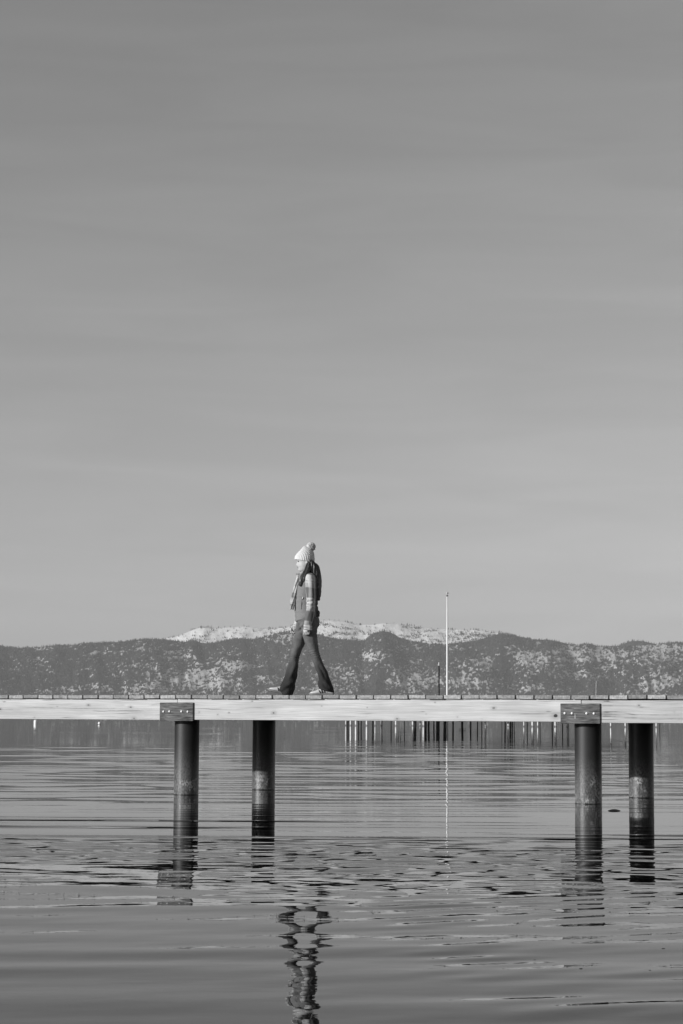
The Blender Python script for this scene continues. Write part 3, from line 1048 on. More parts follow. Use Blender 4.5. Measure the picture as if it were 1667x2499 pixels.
def fuse(name, pieces, voxel, smooth_it, mat, parent, deform=None, smooth_fac=0.5):
    """join closed pieces into one continuous skin"""
    Vs, Q, T, off = [], [], [], 0
    for V, q, t in pieces:
        Vs.append(V)
        Q.append(q + off)
        if len(t): T.append(t + off)
        off += len(V)
    me = mesh_np(name, np.vstack(Vs), [np.vstack(Q)] + ([np.vstack(T)] if T else []))
    bm = bmesh.new()
    bm.from_mesh(me)
    # every closed piece must face outwards before it is remeshed
    bmesh.ops.recalc_face_normals(bm, faces=bm.faces[:])
    bm.to_mesh(me)
    bm.free()
    tmp = bpy.data.objects.new('tmp', me)
    C.objects.link(tmp)
    md = tmp.modifiers.new('r', 'REMESH')
    md.mode = 'VOXEL'
    md.voxel_size = voxel
    if smooth_it:
        sm = tmp.modifiers.new('s', 'SMOOTH')
        sm.iterations = smooth_it
        sm.factor = smooth_fac
    dg = bpy.context.evaluated_depsgraph_get()
    dg.update()
    nm = bpy.data.meshes.new_from_object(tmp.evaluated_get(dg))
    nm.name = name
    bpy.data.objects.remove(tmp)
    bpy.data.meshes.remove(me)
    n = len(nm.vertices)
    co = np.empty(n * 3, np.float32)
    nm.vertices.foreach_get('co', co)
    co = co.reshape(-1, 3)
    if deform is not None:
        no = np.empty(n * 3, np.float32)
        nm.vertices.foreach_get('normal', no)
        co = deform(co.astype(float), no.reshape(-1, 3).astype(float))
        nm.vertices.foreach_set('co', np.ascontiguousarray(co, np.float32).ravel())
    nm.polygons.foreach_set('use_smooth', np.ones(len(nm.polygons), bool))
    nm.materials.clear()
    nm.update()
    return link(name, nm, mat, parent)


def n3(P, s, seed):
    return (fbm(P[:, 0] * s + P[:, 1] * s * 0.7, P[:, 2] * s + P[:, 1] * s * 0.4, seed, 3) - 0.5)


def row(z, f, b, y, h):
    return (f, z, b, z, y, h)


# ---- materials
def mat_skin():
    k = N('skin')
    n_ = k.noise(k.obj(), 60, 3, 0.6)
    k.b.inputs['Subsurface Weight'].default_value = 0.0
    return k.done(k.rng(n_, 0.3, 0.7, 0.44, 0.52), 0.5, 0.35)


def mat_plaid(name, light, mid, darkv, vx, vz, ox, oz):
    """woven check: bands across (z) and along (x,y) the cloth with thin over-lines"""
    k = N(name)
    v = k.obj()
    x, y, z = k.sep(v)
    u = k.math('ADD', k.math('ADD', x, k.math('MULTIPLY', y, 0.8)), ox)
    w = k.math('ADD', k.math('ADD', z, k.math('MULTIPLY', x, 0.15)), oz)

    def band(t, per, a, b):
        f = k.math('FRACT', k.math('DIVIDE', t, per))
        d = k.math('ABSOLUTE', k.math('SUBTRACT', f, 0.5))
        return k.rng(d, a, b, 1, 0, True)
    bz = band(w, vz, 0.20, 0.24)
    bx = band(u, vx, 0.19, 0.24)
    base = k.mix(k.math('MULTIPLY', k.math('ADD', bz, bx), 0.5), light, darkv)
    lz = k.math('MAXIMUM', band(k.math('ADD', w, vz * 0.56), vz, 0.015, 0.025), band(k.math('ADD', w, vz * 0.44), vz, 0.015, 0.025))
    lx = band(k.math('ADD', u, vx * 0.5), vx, 0.03, 0.05)
    base = k.mix(k.math('MULTIPLY', k.math('MAXIMUM', lz, lx), 0.7), base, light * 1.15)
    wv = k.noise(v, 260, 2)
    base = k.math('MULTIPLY', base, k.rng(wv, 0.3, 0.7, 0.85, 1.12))
    k.bump(wv, 0.3, 0.002)
    return k.done(base, 0.9, 0.15)


def mat_denim():
    k = N('faded_denim')
    v = k.obj()
    x, y, z = k.sep(v)
    tw = k.noise(k.obj((500, 500, 160)), 1, 2)
    n_ = k.noise(v, 9, 4, 0.6)
    # faded on the thighs and round the knees
    f = k.math('MULTIPLY', k.rng(z, 0.15, 0.55, 0.0, 1.0, True), k.rng(n_, 0.35, 0.65, 0.5, 1.0))
    c = k.mix(f, 0.028, 0.150)
    c = k.math('MULTIPLY', c, k.rng(tw, 0.3, 0.7, 0.85, 1.15))
    k.bump(tw, 0.2, 0.001)
    return k.done(c, 0.85, 0.2)


def mat_knit():
    k = N('cream_rib_knit')
    n_ = k.noise(k.obj((1, 1, 1)), 220, 3, 0.6)
    k.bump(n_, 0.5, 0.003)
    return k.done(k.rng(n_, 0.3, 0.7, 0.60, 0.78), 0.95, 0.1)


def mat_hair():
    k = N('dark_hair')
    n_ = k.noise(k.obj((160, 160, 9)), 1, 3, 0.7)
    k.bump(n_, 0.6, 0.003)
    return k.done(k.rng(n_, 0.35, 0.72, 0.008, 0.085), 0.38, 0.5)


M_SKIN, M_DENIM, M_KNIT, M_HAIR = mat_skin(), mat_denim(), mat_knit(), mat_hair()
M_SHIRT = mat_plaid('plaid_flannel', 0.52, 0.3, 0.13, 0.066, 0.257, 0.175, 0.0255)
M_SCARF = mat_plaid('pale_plaid_scarf', 0.60, 0.4, 0.20, 0.09, 0.13, 0.02, 0.02)
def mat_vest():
    """grey fleece vest, its back darkened in the colour as self-shade"""
    k = N('grey_vest_shaded_back')
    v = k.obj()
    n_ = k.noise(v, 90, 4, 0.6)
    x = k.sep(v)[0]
    c = k.math('MULTIPLY', k.mix(k.rng(x, 0.098, 0.102, 0, 1), 0.195, 0.025), k.rng(n_, 0.3, 0.7, 0.88, 1.12))  # near-black behind the side seam stands in for shade on her back
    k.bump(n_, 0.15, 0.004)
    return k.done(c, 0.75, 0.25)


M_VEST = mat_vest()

NS, FS = -0.185, 0.185           # near and far shoulder in depth (camera side is negative)

# ---- body: head, neck, trunk, arms with five-fingered hands, legs - one continuous skin
head = [row(238, 690, 725, 0, .012), row(248, 650, 775, 0, .045), row(275, 617, 800, 0, .064), row(315, 594, 812, 0, .073), row(350, 583, 814, 0, .076),
        row(372, 581, 813, 0, .076), row(390, 590, 811, 0, .075), row(410, 592, 807, 0, .073), row(432, 593, 802, 0, .071), row(448, 592, 795, 0, .068),
        row(462, 596, 786, 0, .064), row(478, 600, 776, 0, .060), row(494, 602, 762, 0, .054), row(508, 606, 745, 0, .045), row(520, 622, 735, 0, .034), row(527, 650, 715, 0, .02)]
neck = [row(455, 650, 800, 0, .050), row(500, 652, 795, 0, .052), row(545, 650, 800, 0, .056), row(600, 640, 815, 0, .080), row(640, 620, 830, 0, .11)]
trunk = [row(575, 640, 810, 0, .10), row(620, 615, 850, 0, .165), row(700, 595, 870, 0, .165), row(800, 585, 865, 0, .15), row(900, 580, 850, 0, .135), row(1000, 585, 845, 0, .135),
         row(1100, 610, 850, 0, .145), row(1200, 640, 850, 0, .145), row(1270, 660, 830, 0, .13)]
legn = [row(1230, 640, 855, -.085, .078), row(1400, 675, 855, -.09, .078), row(1550, 725, 868, -.09, .065), row(1680, 785, 892, -.09, .056), row(1850, 850, 945, -.09, .052), row(2000, 905, 985, -.09, .042), row(2120, 930, 1030, -.09, .040)]
legf = [row(1240, 640, 770, .085, .065), row(1400, 555, 700, .09, .075), row(1550, 510, 645, .09, .065), row(1680, 485, 600, .09, .056), row(1850, 470, 575, .09, .052), row(2000, 440, 520, .09, .042), row(2130, 400, 490, .09, .040)]
armn = [row(600, 722, 815, -.190, .042), row(760, 730, 818, -.205, .042), row(940, 738, 818, -.215, .038), row(1120, 718, 795, -.215, .034), row(1270, 705, 770, -.212, .026), row(1320, 700, 768, -.212, .024)]
armf = [row(600, 660, 750, .190, .042), row(760, 625, 700, .205, .042), row(940, 585, 660, .215, .038), row(1100, 562, 625, .215, .034), row(1230, 540, 590, .212, .026), row(1275, 530, 580, .212, .024)]


def hand(cx, cz, y, ang, side):
    """relaxed half-closed hand: wrist at crop pixel cx,cz; side -1 is her left (near) hand"""
    o = pl_(cx, cz)
    ca, sa = math.cos(ang), math.sin(ang)

    def p(f, d, w, r):       # f forward, d down along the hand, w outwards from the body
        return (o[0] - f * ca - d * sa, y + side * w, o[1] - d * ca + f * sa, r)
    out = [limb([p(0, -.03, 0, .022), p(0, .005, .002, .023), p(.002, .030, .004, .024), p(.004, .052, .004, .020)], 14),
           limb([p(-.016, .005, .0, .013), p(-.017, .030, .0, .015), p(-.015, .054, .0, .012)], 12),
           limb([p(.018, .005, .0, .013), p(.021, .030, .0, .015), p(.021, .054, .0, .012)], 12)]
    for i_, (f0, l_) in enumerate(((.026, .92), (.009, 1.0), (-.008, .95), (-.024, .78))):
        out.append(limb([p(f0, .048, .002, .0090), p(f0 + .005, .048 + .024 * l_, .001, .0084), p(f0 + .007, .048 + .036 * l_, -.012, .0078),
                         p(f0 + .005, .048 + .034 * l_, -.030, .0070), p(f0 + .001, .048 + .018 * l_, -.040, .006)], 10))
    out.append(limb([p(.018, .000, -.006, .012), p(.034, .022, -.012, .0105), p(.038, .044, -.017, .0092), p(.032, .062, -.022, .007)], 10))
    return out


feet = [tube([(960, 2100, 1060, 2120, -.09, .036), (925, 2160, 1080, 2150, -.09, .036), (860, 2185, 1000, 2195, -.09, .034)], 10),
        tube([(415, 2110, 500, 2130, .09, .036), (350, 2150, 500, 2180, .09, .036), (290, 2150, 420, 2185, .09, .034)], 10)]


def face(co, no):
    """nose, brow, sockets, lips and chin, pushed out of the head"""
    o = co.copy()
    def q(x, z): return pl_(x, z)
    def g(dz, s): return np.exp(-(dz / s) ** 2)
    fr = (co[:, 0] < q(660, 0)[0]) & (co[:, 2] > q(0, 525)[1]) & (co[:, 2] < q(0, 330)[1])
    y, z = co[:, 1], co[:, 2]
    Z = lambda p: q(0, p)[1]
    u = 1 / KP
    dx = np.zeros(len(co))
    ridge = np.interp(GZ - z * KP, [370, 386, 403, 420, 433, 442, 449], [0, 5, 13, 20, 25, 14, 0])
    wid = np.interp(GZ - z * KP, [372, 405, 432, 446], [.008, .0095, .0135, .0145])
    dx -= ridge * u * np.exp(-(y / wid) ** 2)
    dx -= 3.5 * u * g(z - Z(366), 7 * u) * np.exp(-((np.abs(y) - .026) / .02) ** 2)
    dx += 11 * u * g(z - Z(385), 10 * u) * np.exp(-((np.abs(y) - .031) / .013) ** 2)
    dx -= 5 * u * g(z - Z(454), 5 * u) * np.exp(-(y / .022) ** 2)
    dx -= 4 * u * g(z - Z(468), 5 * u) * np.exp(-(y / .020) ** 2)
    dx += 3 * u * g(z - Z(461), 2.2 * u) * np.exp(-(y / .024) ** 2)
    dx += 4 * u * g(z - Z(479), 5 * u) * np.exp(-(y / .02) ** 2)
    dx -= 9 * u * g(z - Z(500), 11 * u) * np.exp(-(y / .022) ** 2)
    dx -= 4 * u * g(z - Z(425), 18 * u) * np.exp(-((np.abs(y) - .040) / .018) ** 2)
    o[:, 0] += np.where(fr, dx, 0)
    return o


pieces = [tube(head, 70, 44), tube(neck, 20, 32), tube(trunk, 40, 40), tube(legn, 30, 28), tube(legf, 30, 28), tube(armn, 30, 24), tube(armf, 30, 24)]
pieces += hand(735, 1295, -.212, 0.10, -1) + hand(553, 1258, .212, 0.20, 1) + feet
ear = [limb([(*([pl_(715, 385)[0]]), sd * .074, pl_(715, 385)[1], .010), (*([pl_(722, 400)[0]]), sd * .079, pl_(722, 400)[1], .013), (*([pl_(716, 422)[0]]), sd * .075, pl_(716, 422)[1], .008)], 10) for sd in (-1, 1)]
fuse('body', pieces + ear, 0.0038, 3, M_SKIN, person, face)

# eyes (downcast), lips
M_EYE = mat_simple('dark_lashes', 0.04, 0.5, 0.4, 0, 40, 0.1)
M_LIP = mat_simple('lips', 0.13, 0.45, 0.5, 0, 60, 0.1)
for sd in (-1, 1):
    c = pl_(598, 384)
    V, q, t = ball((c[0], sd * .031, c[1]), (.0065, .0135, .0050), 8)
    link('eye', mesh_np('eye', V, [q]), M_EYE, person)
    b_ = [pl_(590, 364), pl_(594, 360), pl_(604, 366)]
    V, q, t = limb([(b_[0][0], sd * .016, b_[0][1], .0026), (b_[1][0], sd * .031, b_[1][1], .0034), (b_[2][0], sd * .047, b_[2][1], .0020)], 8)
    link('eyebrow', mesh_np('eyebrow', V, [q, t]), M_EYE, person)
c = pl_(594.5, 461)
V, q, t = ball((c[0], 0, c[1]), (.006, .025, .0050), 8)
V[:, 2] += 0.35 * np.abs(V[:, 1]) * 0.3
V[:, 0] += 9.0 * V[:, 1] ** 2
link('lips', mesh_np('lips', V, [q]), M_LIP, person)

# ---- jeans
near_leg = [(590, 1128, 870, 1118, -.02, .150), (588, 1170, 884, 1160, -.03, .152), (592, 1215, 890, 1210, -.05, .130), (612, 1255, 884, 1265, -.075, .110), (640, 1300, 864, 1310, -.085, .095),
            (652, 1350, 856, 1345, -.09, .090), (664, 1400, 864, 1395, -.09, .087), (694, 1500, 874, 1490, -.09, .080), (738, 1600, 884, 1585, -.09, .071), (757, 1650, 896, 1635, -.09, .067), (782, 1702, 907, 1680, -.09, .065),
            (800, 1752, 925, 1735, -.09, .065), (830, 1812, 946, 1790, -.09, .065), (860, 1905, 986, 1880, -.09, .068), (876, 2005, 1030, 1980, -.09, .074), (886, 2070, 1058, 2060, -.09, .082), (898, 2125, 1094, 2172, -.09, .090)]
far_leg = [(580, 1120, 800, 1120, .03, .13), (580, 1180, 800, 1180, .05, .130), (574, 1240, 770, 1250, .075, .105), (562, 1300, 742, 1310, .085, .094), (542, 1400, 718, 1410, .09, .088), (512, 1500, 690, 1520, .09, .080), (494, 1560, 662, 1570, .09, .074),
           (481, 1615, 638, 1630, .09, .068), (474, 1680, 616, 1690, .09, .066), (476, 1735, 607, 1740, .09, .065), (462, 1800, 605, 1800, .09, .066), (432, 1900, 598, 1905, .09, .070), (400, 2000, 578, 2010, .09, .078), (352, 2078, 556, 2090, .09, .084),
           (340, 2120, 540, 2150, .09, .090), (378, 2200, 522, 2211, .09, .084)]


def jeans_folds(co, no):
    zp = GZ - co[:, 2] * KP
    xp = 720 + co[:, 0] * KP
    amp = np.zeros(len(co))
    near = co[:, 1] < 0.0
    # stacked creases behind the knees, drag lines at the hems, pulls at the hip
    w1 = np.where(near, np.exp(-((zp - 1650) / 60) ** 2), np.exp(-((zp - 1700) / 60) ** 2))
    tilt = np.where(near, (xp - 830) * 0.25, (xp - 540) * -0.3)
    amp += 0.0028 * w1 * np.sin((zp + tilt) / 5.5 + 9 * n3(co, 9, 3))
    w2 = np.exp(-((zp - 2080) / 90) ** 2)
    amp += 0.0085 * w2 * np.sin((zp * 0.5 + xp * np.where(near, -0.45, 0.5)) / 11.0 + 6 * n3(co, 7, 4))
    w3 = np.exp(-((zp - 1290) / 70) ** 2)
    amp += 0.0050 * w3 * np.sin((zp * 0.8 + xp * 0.6) / 10.0 + 5 * n3(co, 7, 5))
    w4 = np.exp(-((zp - 1880) / 110) ** 2)
    amp += 0.0080 * w4 * np.sin((zp * 0.35 + xp * np.where(near, -0.9, 0.8)) / 13.0 + 5 * n3(co, 5, 6))
    amp += 0.011 * n3(co, 14, 8)
    return co + no * amp[:, None]


fuse('jeans', [tube(near_leg, 110, 40), tube(far_leg, 110, 40)], 0.0055, 4, M_DENIM, person, jeans_folds)

# ---- quilted vest
vest = [(655, 552, 800, 545, 0, .070), (632, 585, 835, 570, 0, .120), (606, 625, 872, 610, 0, .165), (590, 680, 892, 660, 0, .178), (578, 740, 899, 720, 0, .180), (570, 800, 899, 790, 0, .176),
        (562, 870, 892, 850, 0, .168), (556, 930, 872, 920, 0, .160), (553, 990, 864, 975, 0, .158), (552, 1040, 868, 1025, 0, .162), (556, 1090, 884, 1065, 0, .168), (560, 1140, 890, 1095, 0, .172), (568, 1198, 884, 1126, 0, .172), (585, 1203, 868, 1128, 0, .160)]


def quilting(co, no):
    zp = GZ - co[:, 2] * KP
    xp = 720 + co[:, 0] * KP
    back = sstep(690, 860, xp)
    ph = (zp - 985 - (1 - back) * (xp - 700) * 0.12) / 62.0
    lobes = np.abs(np.sin(np.pi * ph))
    low = sstep(860, 960, zp)
    amp = (0.0100 * back * (0.35 + 0.65 * low) + 0.0034) * (lobes ** 0.5 - 0.6)
    amp += 0.008 * n3(co, 10, 21) + 0.003 * np.sin(zp / 12.0 + 6 * n3(co, 8, 22)) * np.exp(-((zp - 900) / 60) ** 2)
    # raised hem band
    hemz = np.interp(xp, [560, 690, 880], [1172, 1108, 1098])
    amp += 0.004 * sstep(-4, 4, zp - hemz)
    return co + no * amp[:, None]


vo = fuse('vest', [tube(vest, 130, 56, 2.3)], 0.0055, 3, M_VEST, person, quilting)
M_ZIP = mat_simple('dark_zip', 0.03, 0.5, 0.5, 0, 30, 0.1)
# slanted pocket with its zip on the near side
zl = []
for (x, z) in ((662, 885), (655, 930), (650, 980), (647, 1048)):
    p = pl_(x, z)
    r = np.interp(z, [870, 930, 1048], [.168, .160, .162])
    xc = (np.interp(z, [870, 990, 1090], [562, 553, 556]) + np.interp(z, [870, 990, 1090], [892, 864, 884])) / 2
    ha = (np.interp(z, [870, 990, 1090], [892, 864, 884]) - np.interp(z, [870, 990, 1090], [562, 553, 556])) / 2
    t_ = min(0.98, abs((x - xc) / ha))
    zl.append((p[0], -(r * (1 - t_ ** 2.3) ** (1 / 2.3)) - 0.001, p[1], .0035))
V, q, t = limb(zl, 8)
link('zip', mesh_np('zip', V, [q, t]), M_ZIP, person)
pu = limb([(zl[0][0] + .004, zl[0][1] - .004, zl[0][2] + .004, .004), (zl[0][0] - .002, zl[0][1] - .005, zl[0][2] - .022, .003)], 8)
link('zip_pull', mesh_np('zip_pull', pu[0], [pu[1], pu[2]]), M_BOLT, person)

# ---- plaid shirt: both sleeves, cuffs and the collar
sleeve_n = [(742, 556, 790, 556, -.165, .030), (714, 580, 822, 578, -.180, .055), (701, 625, 835, 620, -.192, .062), (701, 700, 838, 695, -.200, .063), (706, 800, 838, 795, -.208, .062), (714, 900, 838, 895, -.213, .059),
            (718, 960, 836, 950, -.216, .057), (717, 1010, 831, 1005, -.217, .056), (712, 1060, 826, 1060, -.217, .055), (700, 1110, 822, 1115, -.217, .054), (694, 1170, 810, 1175, -.215, .053), (686, 1230, 796, 1235, -.213, .050),
            (682, 1255, 786, 1262, -.212, .044)]
cuff_n = [(677, 1260, 792, 1268, -.212, .040), (676, 1290, 796, 1300, -.212, .042), (680, 1330, 796, 1338, -.212, .041)]
sleeve_f = [(660, 560, 730, 556, .165, .030), (645, 600, 752, 590, .185, .058), (615, 700, 725, 695, .200, .062), (590, 800, 702, 795, .208, .060), (566, 900, 678, 900, .213, .058), (553, 1000, 650, 1000, .215, .055),
            (548, 1060, 636, 1065, .215, .053), (545, 1130, 622, 1140, .214, .050), (541, 1190, 612, 1200, .213, .046), (531, 1235, 602, 1245, .212, .042)]
cuff_f = [(524, 1238, 602, 1250, .212, .038), (517, 1270, 596, 1285, .212, .039), (515, 1292, 590, 1305, .212, .038)]
collar = [(628, 525, 800, 500, 0, .058), (618, 560, 812, 540, 0, .066), (612, 600, 825, 580, 0, .085), (625, 640, 830, 620, 0, .11)]


def sleeve_folds(co, no):
    zp = GZ - co[:, 2] * KP
    xp = 720 + co[:, 0] * KP
    amp = 0.0055 * np.exp(-((zp - 1120) / 90) ** 2) * np.sin((xp * 0.9 + zp * 0.16) / 11.0 + 5 * n3(co, 6, 31))
    amp += 0.004 * np.exp(-((zp - 960) / 60) ** 2) * np.sin((zp + xp * 0.3) / 10.0 + 5 * n3(co, 6, 32))
    amp += 0.007 * n3(co, 12, 33)
    return co + no * amp[:, None]


fuse('shirt', [tube(sleeve_n, 90, 30), tube(cuff_n, 14, 30, 2.4), tube(sleeve_f, 90, 30), tube(cuff_f, 14, 30, 2.4), tube(collar, 20, 40)], 0.005, 3, M_SHIRT, person, sleeve_folds)

# ---- scarf: a loop round the neck and two hanging ends
loop = []
cN = pl_(700, 545)
for a_ in np.linspace(0, 2 * np.pi, 21):
    loop.append((cN[0] - 0.078 * math.cos(a_) - 0.004, 0.072 * math.sin(a_), cN[1] - 0.022 * math.cos(a_), 0.019 + 0.004 * math.sin(3 * a_)))
end_a = [(596, 560, 640, 556, -.035, .026), (584, 600, 630, 598, -.050, .030), (566, 650, 612, 652, -.062, .030), (550, 700, 602, 706, -.068, .028), (536, 750, 588, 758, -.070, .024), (524, 800, 578, 808, -.072, .022),
         (516, 850, 572, 858, -.074, .022), (505, 900, 564, 910, -.076, .022), (493, 955, 556, 965, -.078, .023), (490, 1000, 550, 1008, -.080, .024), (489, 1044, 546, 1048, -.080, .024)]
end_b = [(580, 560, 622, 560, .03, .026), (570, 610, 612, 612, .045, .028), (552, 660, 596, 664, .05, .026), (538, 710, 580, 716, .05, .024), (526, 770, 566, 778, .05, .022), (516, 840, 556, 848, .05, .022), (506, 900, 548, 908, .05, .02), (500, 950, 540, 956, .05, .02)]
knot = [(572, 545, 640, 540, -.005, .035), (566, 575, 640, 580, -.005, .040), (575, 605, 630, 610, -.005, .032)]


def scarf_folds(co, no):
    zp = GZ - co[:, 2] * KP
    xp = 720 + co[:, 0] * KP
    amp = 0.0035 * np.sin((xp + zp * 0.30) / 6.0 + 4 * n3(co, 8, 41)) + 0.006 * n3(co, 16, 42)
    return co + no * amp[:, None]


fuse('scarf', [limb(loop, 16), tube(end_a, 60, 24, 2.6), tube(end_b, 50, 24, 2.6), tube(knot, 14, 24)], 0.0045, 2, M_SCARF, person, scarf_folds)

# ---- long hair: down the back and a lock over the near shoulder
hair = [(705, 345, 812, 372, 0, .080), (715, 395, 824, 398, 0, .088), (712, 425, 858, 420, 0, .094), (704, 470, 884, 460, 0, .100), (700, 520, 899, 510, 0, .104), (735, 570, 908, 565, 0, .108), (775, 620, 913, 615, 0, .112), (800, 700, 914, 700, -.005, .110),
        (815, 780, 911, 790, -.01, .098), (830, 850, 902, 862, -.01, .08), (848, 905, 890, 915, -.01, .05)]
lock = [(712, 400, 780, 405, -.066, .022), (700, 450, 785, 455, -.082, .028), (682, 505, 770, 515, -.100, .034), (660, 555, 745, 570, -.125, .036), (640, 605, 722, 618, -.145, .034), (618, 655, 702, 668, -.150, .030), (604, 695, 672, 712, -.148, .024), (598, 725, 645, 738, -.145, .014)]
lock2 = [(r[0] - 6, r[1], r[2] - 10, r[3], -r[4] * 0.9, r[5]) for r in lock]


def strands(co, no):
    zp = GZ - co[:, 2] * KP
    xp = 720 + co[:, 0] * KP
    a_ = np.arctan2(co[:, 1], co[:, 0] - pl_(790, 0)[0])
    flow = (xp - (zp - 420) * np.where(xp < 760, -0.42, 0.12))
    amp = 0.0050 * (fbm(flow / 7.0 + co[:, 1] * 60, zp / 120.0, 51, 3) - 0.5) * 2 + 0.004 * np.sin(a_ * 22 + 3 * n3(co, 5, 52))
    return co + no * amp[:, None]


fuse('hair', [tube(hair, 80, 60), tube(lock, 50, 24), tube(lock2, 50, 24)], 0.0045, 1, M_HAIR, person, strands)

# ---- rib-knit bobble hat
hat = [(566, 352, 800, 396, 0, .083), (558, 356, 808, 402, 0, .091), (556, 340, 812, 388, 0, .094), (559, 322, 816, 365, 0, .095), (566, 300, 819, 335, 0, .094), (580, 278, 818, 305, 0, .091), (602, 254, 814, 280, 0, .085), (626, 230, 808, 256, 0, .074),
       (648, 206, 797, 232, 0, .060), (667, 184, 782, 208, 0, .043), (684, 170, 764, 190, 0, .026), (700, 166, 742, 176, 0, .010)]
V, q, t = tube(hat, 90, 216)
k_ = 216
m_ = (len(V) - 2) // k_
G = V[:-2].reshape(m_, k_, 3)
cen = G.mean(1, keepdims=True)
rad = G - cen
rl = np.linalg.norm(rad, axis=2, keepdims=True)
aa = np.arange(k_) / k_ * 2 * np.pi
tt = np.linspace(0, 1, m_)[:, None]
rib = np.sign(np.sin(36 * aa))[None, :] * np.abs(np.sin(36 * aa))[None, :] ** 0.6 * 0.0024 * sstep(0, .04, tt) * (1 - sstep(.85, 1, tt))
band_ = 0.004 * (1 - sstep(.34, .37, tt)) * sstep(0.0, .06, tt)
cable = 0.0022 * sstep(.37, .42, tt) * np.sin(9 * aa[None, :] + 0 * tt) * np.sin(tt * 60 + 4 * np.sin(9 * aa)[None, :])
G = G + rad / np.maximum(rl, 1e-6) * (rib + band_ + cable)[..., None]
V[:-2] = G.reshape(-1, 3)
ho_ = link('beanie', mesh_np('beanie', V, [q, t]), M_KNIT, person)
# pompom: a ball of yarn ends
c = pl_(773, 180)
rb = np.random.default_rng(12)
n_y = 2600
dirs = rb.normal(size=(n_y, 3))
dirs /= np.linalg.norm(dirs, axis=1, keepdims=True)
R0 = 0.046
ln_ = R0 * (0.86 + 0.22 * rb.random(n_y))
u1 = np.cross(dirs, [0.3, 0.5, 0.8])
u1 /= np.linalg.norm(u1, axis=1, keepdims=True)
u2 = np.cross(dirs, u1)
bs = dirs * R0 * 0.55
tip = dirs * ln_[:, None] + 0.004 * rb.normal(size=(n_y, 3))
wd = 0.0030
Vp = np.stack([bs + u1 * wd, bs - 0.5 * u1 * wd + .87 * u2 * wd, bs - 0.5 * u1 * wd - .87 * u2 * wd, tip + u1 * wd, tip - 0.5 * u1 * wd + .87 * u2 * wd, tip - 0.5 * u1 * wd - .87 * u2 * wd], 1).reshape(-1, 3)
b6 = np.arange(n_y)[:, None] * 6
Fq = np.concatenate([b6 + np.array([[0, 1, 4, 3]]), b6 + np.array([[1, 2, 5, 4]]), b6 + np.array([[2, 0, 3, 5]])])
Ft = b6 + np.array([[3, 4, 5]])
Vb, qb, tb = ball((0, 0, 0), (R0 * .8,) * 3, 14)
off_ = len(Vp)
po = link('pompom', mesh_np('pompom', np.vstack([Vp, Vb]) + np.array([c[0], 0, c[1]]), [np.vstack([Fq, qb + off_]), Ft]), M_KNIT, ho_)
po['kind'] = 'stuff'

# ---- trainers
M_SHOE = mat_simple('white_trainer', 0.62, 0.55, 0.4, 0, 40, 0.06)
M_SOLE = mat_simple('grey_sole', 0.20, 0.7, 0.3, 0, 40, 0.1)
M_STRIPE = mat_simple('dark_stripe', 0.03, 0.6, 0.4, 0, 40, 0.1)


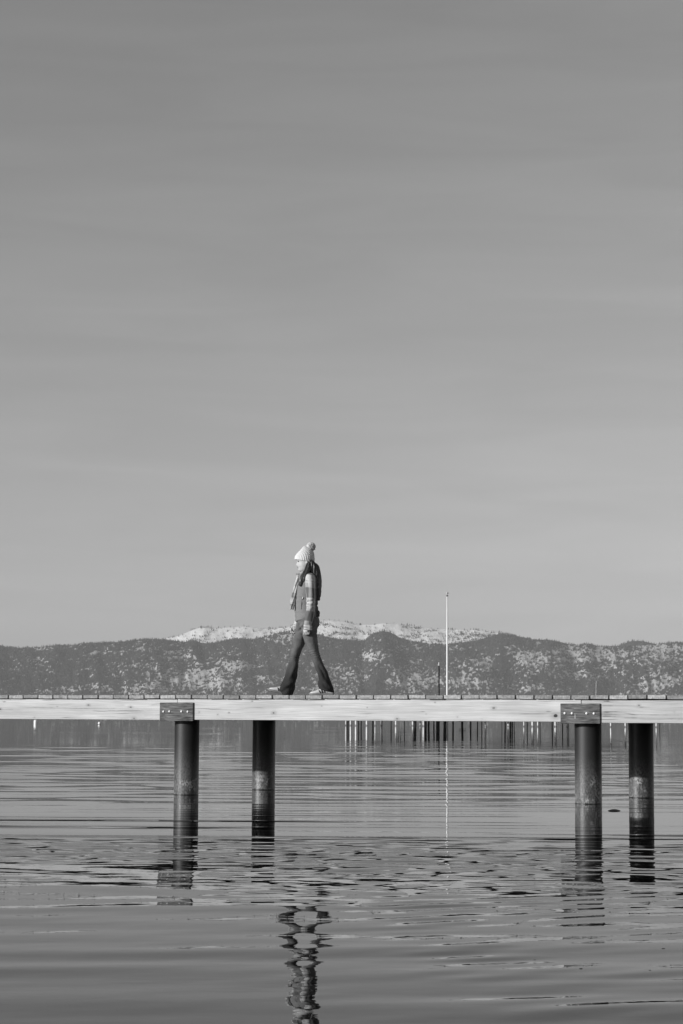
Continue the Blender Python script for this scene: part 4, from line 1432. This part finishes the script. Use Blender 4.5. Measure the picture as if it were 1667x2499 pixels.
def shoe(heel_px, toe_px, y, side):
    h, t_ = pl_(*heel_px), pl_(*toe_px)
    ln = float(np.hypot(*(t_ - h)))
    r = empty('shoe', (0, 0, 0))
    r.parent = person
    r.location = (h[0], y, h[1])
    r.rotation_euler = (0, math.atan2(t_[1] - h[1], -(t_[0] - h[0])), 0)
    # built heel at 0, toe at -ln, sole bottom at z=0
    S_ = [(0.0, .030, .020, .020), (.03, .050, .028, .008), (.10, .085, .033, .0), (.25, .098, .035, .0), (.40, .094, .037, .0), (.52, .080, .040, .0), (.64, .066, .044, .0), (.76, .055, .046, .0),
          (.88, .046, .042, .002), (.96, .036, .030, .008), (1.0, .024, .012, .014)]
    R = resample(S_, 44)
    k = 22
    a = np.arange(k) / k * 2 * np.pi
    rows, soles = [], []
    for tt_, ht, wd_, lift in R:
        zc_, zh = (0.016 + lift * .5 + ht) / 2, max(0.004, (ht - 0.016 - lift * .5) / 2)
        e = 2 / 2.6
        cy = np.sign(np.cos(a)) * np.abs(np.cos(a)) ** e * wd_ * (1 - 0.16 * (np.sin(a) > 0) * np.sin(a))
        cz = np.sign(np.sin(a)) * np.abs(np.sin(a)) ** e * zh
        rows.append(np.stack([np.full(k, -tt_ * ln), cy, zc_ + cz], -1))
        sz = 0.012 + 0.004 * (1 - tt_)
        cy2 = np.sign(np.cos(a)) * np.abs(np.cos(a)) ** .5 * (wd_ + .0035)
        cz2 = np.sign(np.sin(a)) * np.abs(np.sin(a)) ** .5 * sz
        soles.append(np.stack([np.full(k, -tt_ * (ln + .006) + .003), cy2, lift * .8 + sz + cz2], -1))
    def skin(rr):
        G_ = np.stack(rr)
        m2 = len(G_)
        i, j = np.meshgrid(np.arange(m2 - 1), np.arange(k), indexing='ij')
        j2 = (j + 1) % k
        q_ = np.stack([i * k + j, i * k + j2, (i + 1) * k + j2, (i + 1) * k + j], -1).reshape(-1, 4)
        V_ = np.vstack([G_.reshape(-1, 3), G_[0].mean(0, keepdims=True), G_[-1].mean(0, keepdims=True)])
        jj = np.arange(k)
        n_ = m2 * k
        t3 = np.vstack([np.stack([np.full(k, n_), (jj + 1) % k, jj], -1), np.stack([np.full(k, n_ + 1), (m2 - 1) * k + jj, (m2 - 1) * k + (jj + 1) % k], -1)])
        return V_, [q_, t3]
    V_, f_ = skin(rows)
    link('upper', mesh_np('upper', V_, f_), M_SHOE, r)
    V_, f_ = skin(soles)
    link('sole', mesh_np('sole', V_, f_), M_SOLE, r)
    # three slanting side stripes on both flanks and a tongue edge
    for sg in (-1, 1):
        for i_ in range(3):
            t0 = 0.36 + i_ * 0.090
            pts = []
            for f in np.linspace(0, 1, 6):
                tt_ = t0 + 0.075 * f
                ht = np.interp(tt_, R[:, 0], R[:, 1])
                wd_ = np.interp(tt_, R[:, 0], R[:, 2])
                zz = 0.022 + (ht - 0.034) * f
                th_ = (zz - (0.016 + ht) / 2) / ((ht - 0.016) / 2)
                yy = wd_ * (1 - min(0.98, abs(th_)) ** 2.6) ** (1 / 2.6) * (1 - 0.16 * max(0, th_)) + 0.0005
                pts.append((-tt_ * ln, sg * yy, zz, .0060))
            Vq, qq, tq = limb(pts, 8)
            link('stripe', mesh_np('stripe', Vq, [qq, tq]), M_STRIPE, r)
    return r


shoe((1092, 2212), (757, 2212), -.09, -1)
shoe((500, 2216), (188, 2148), .09, 1)
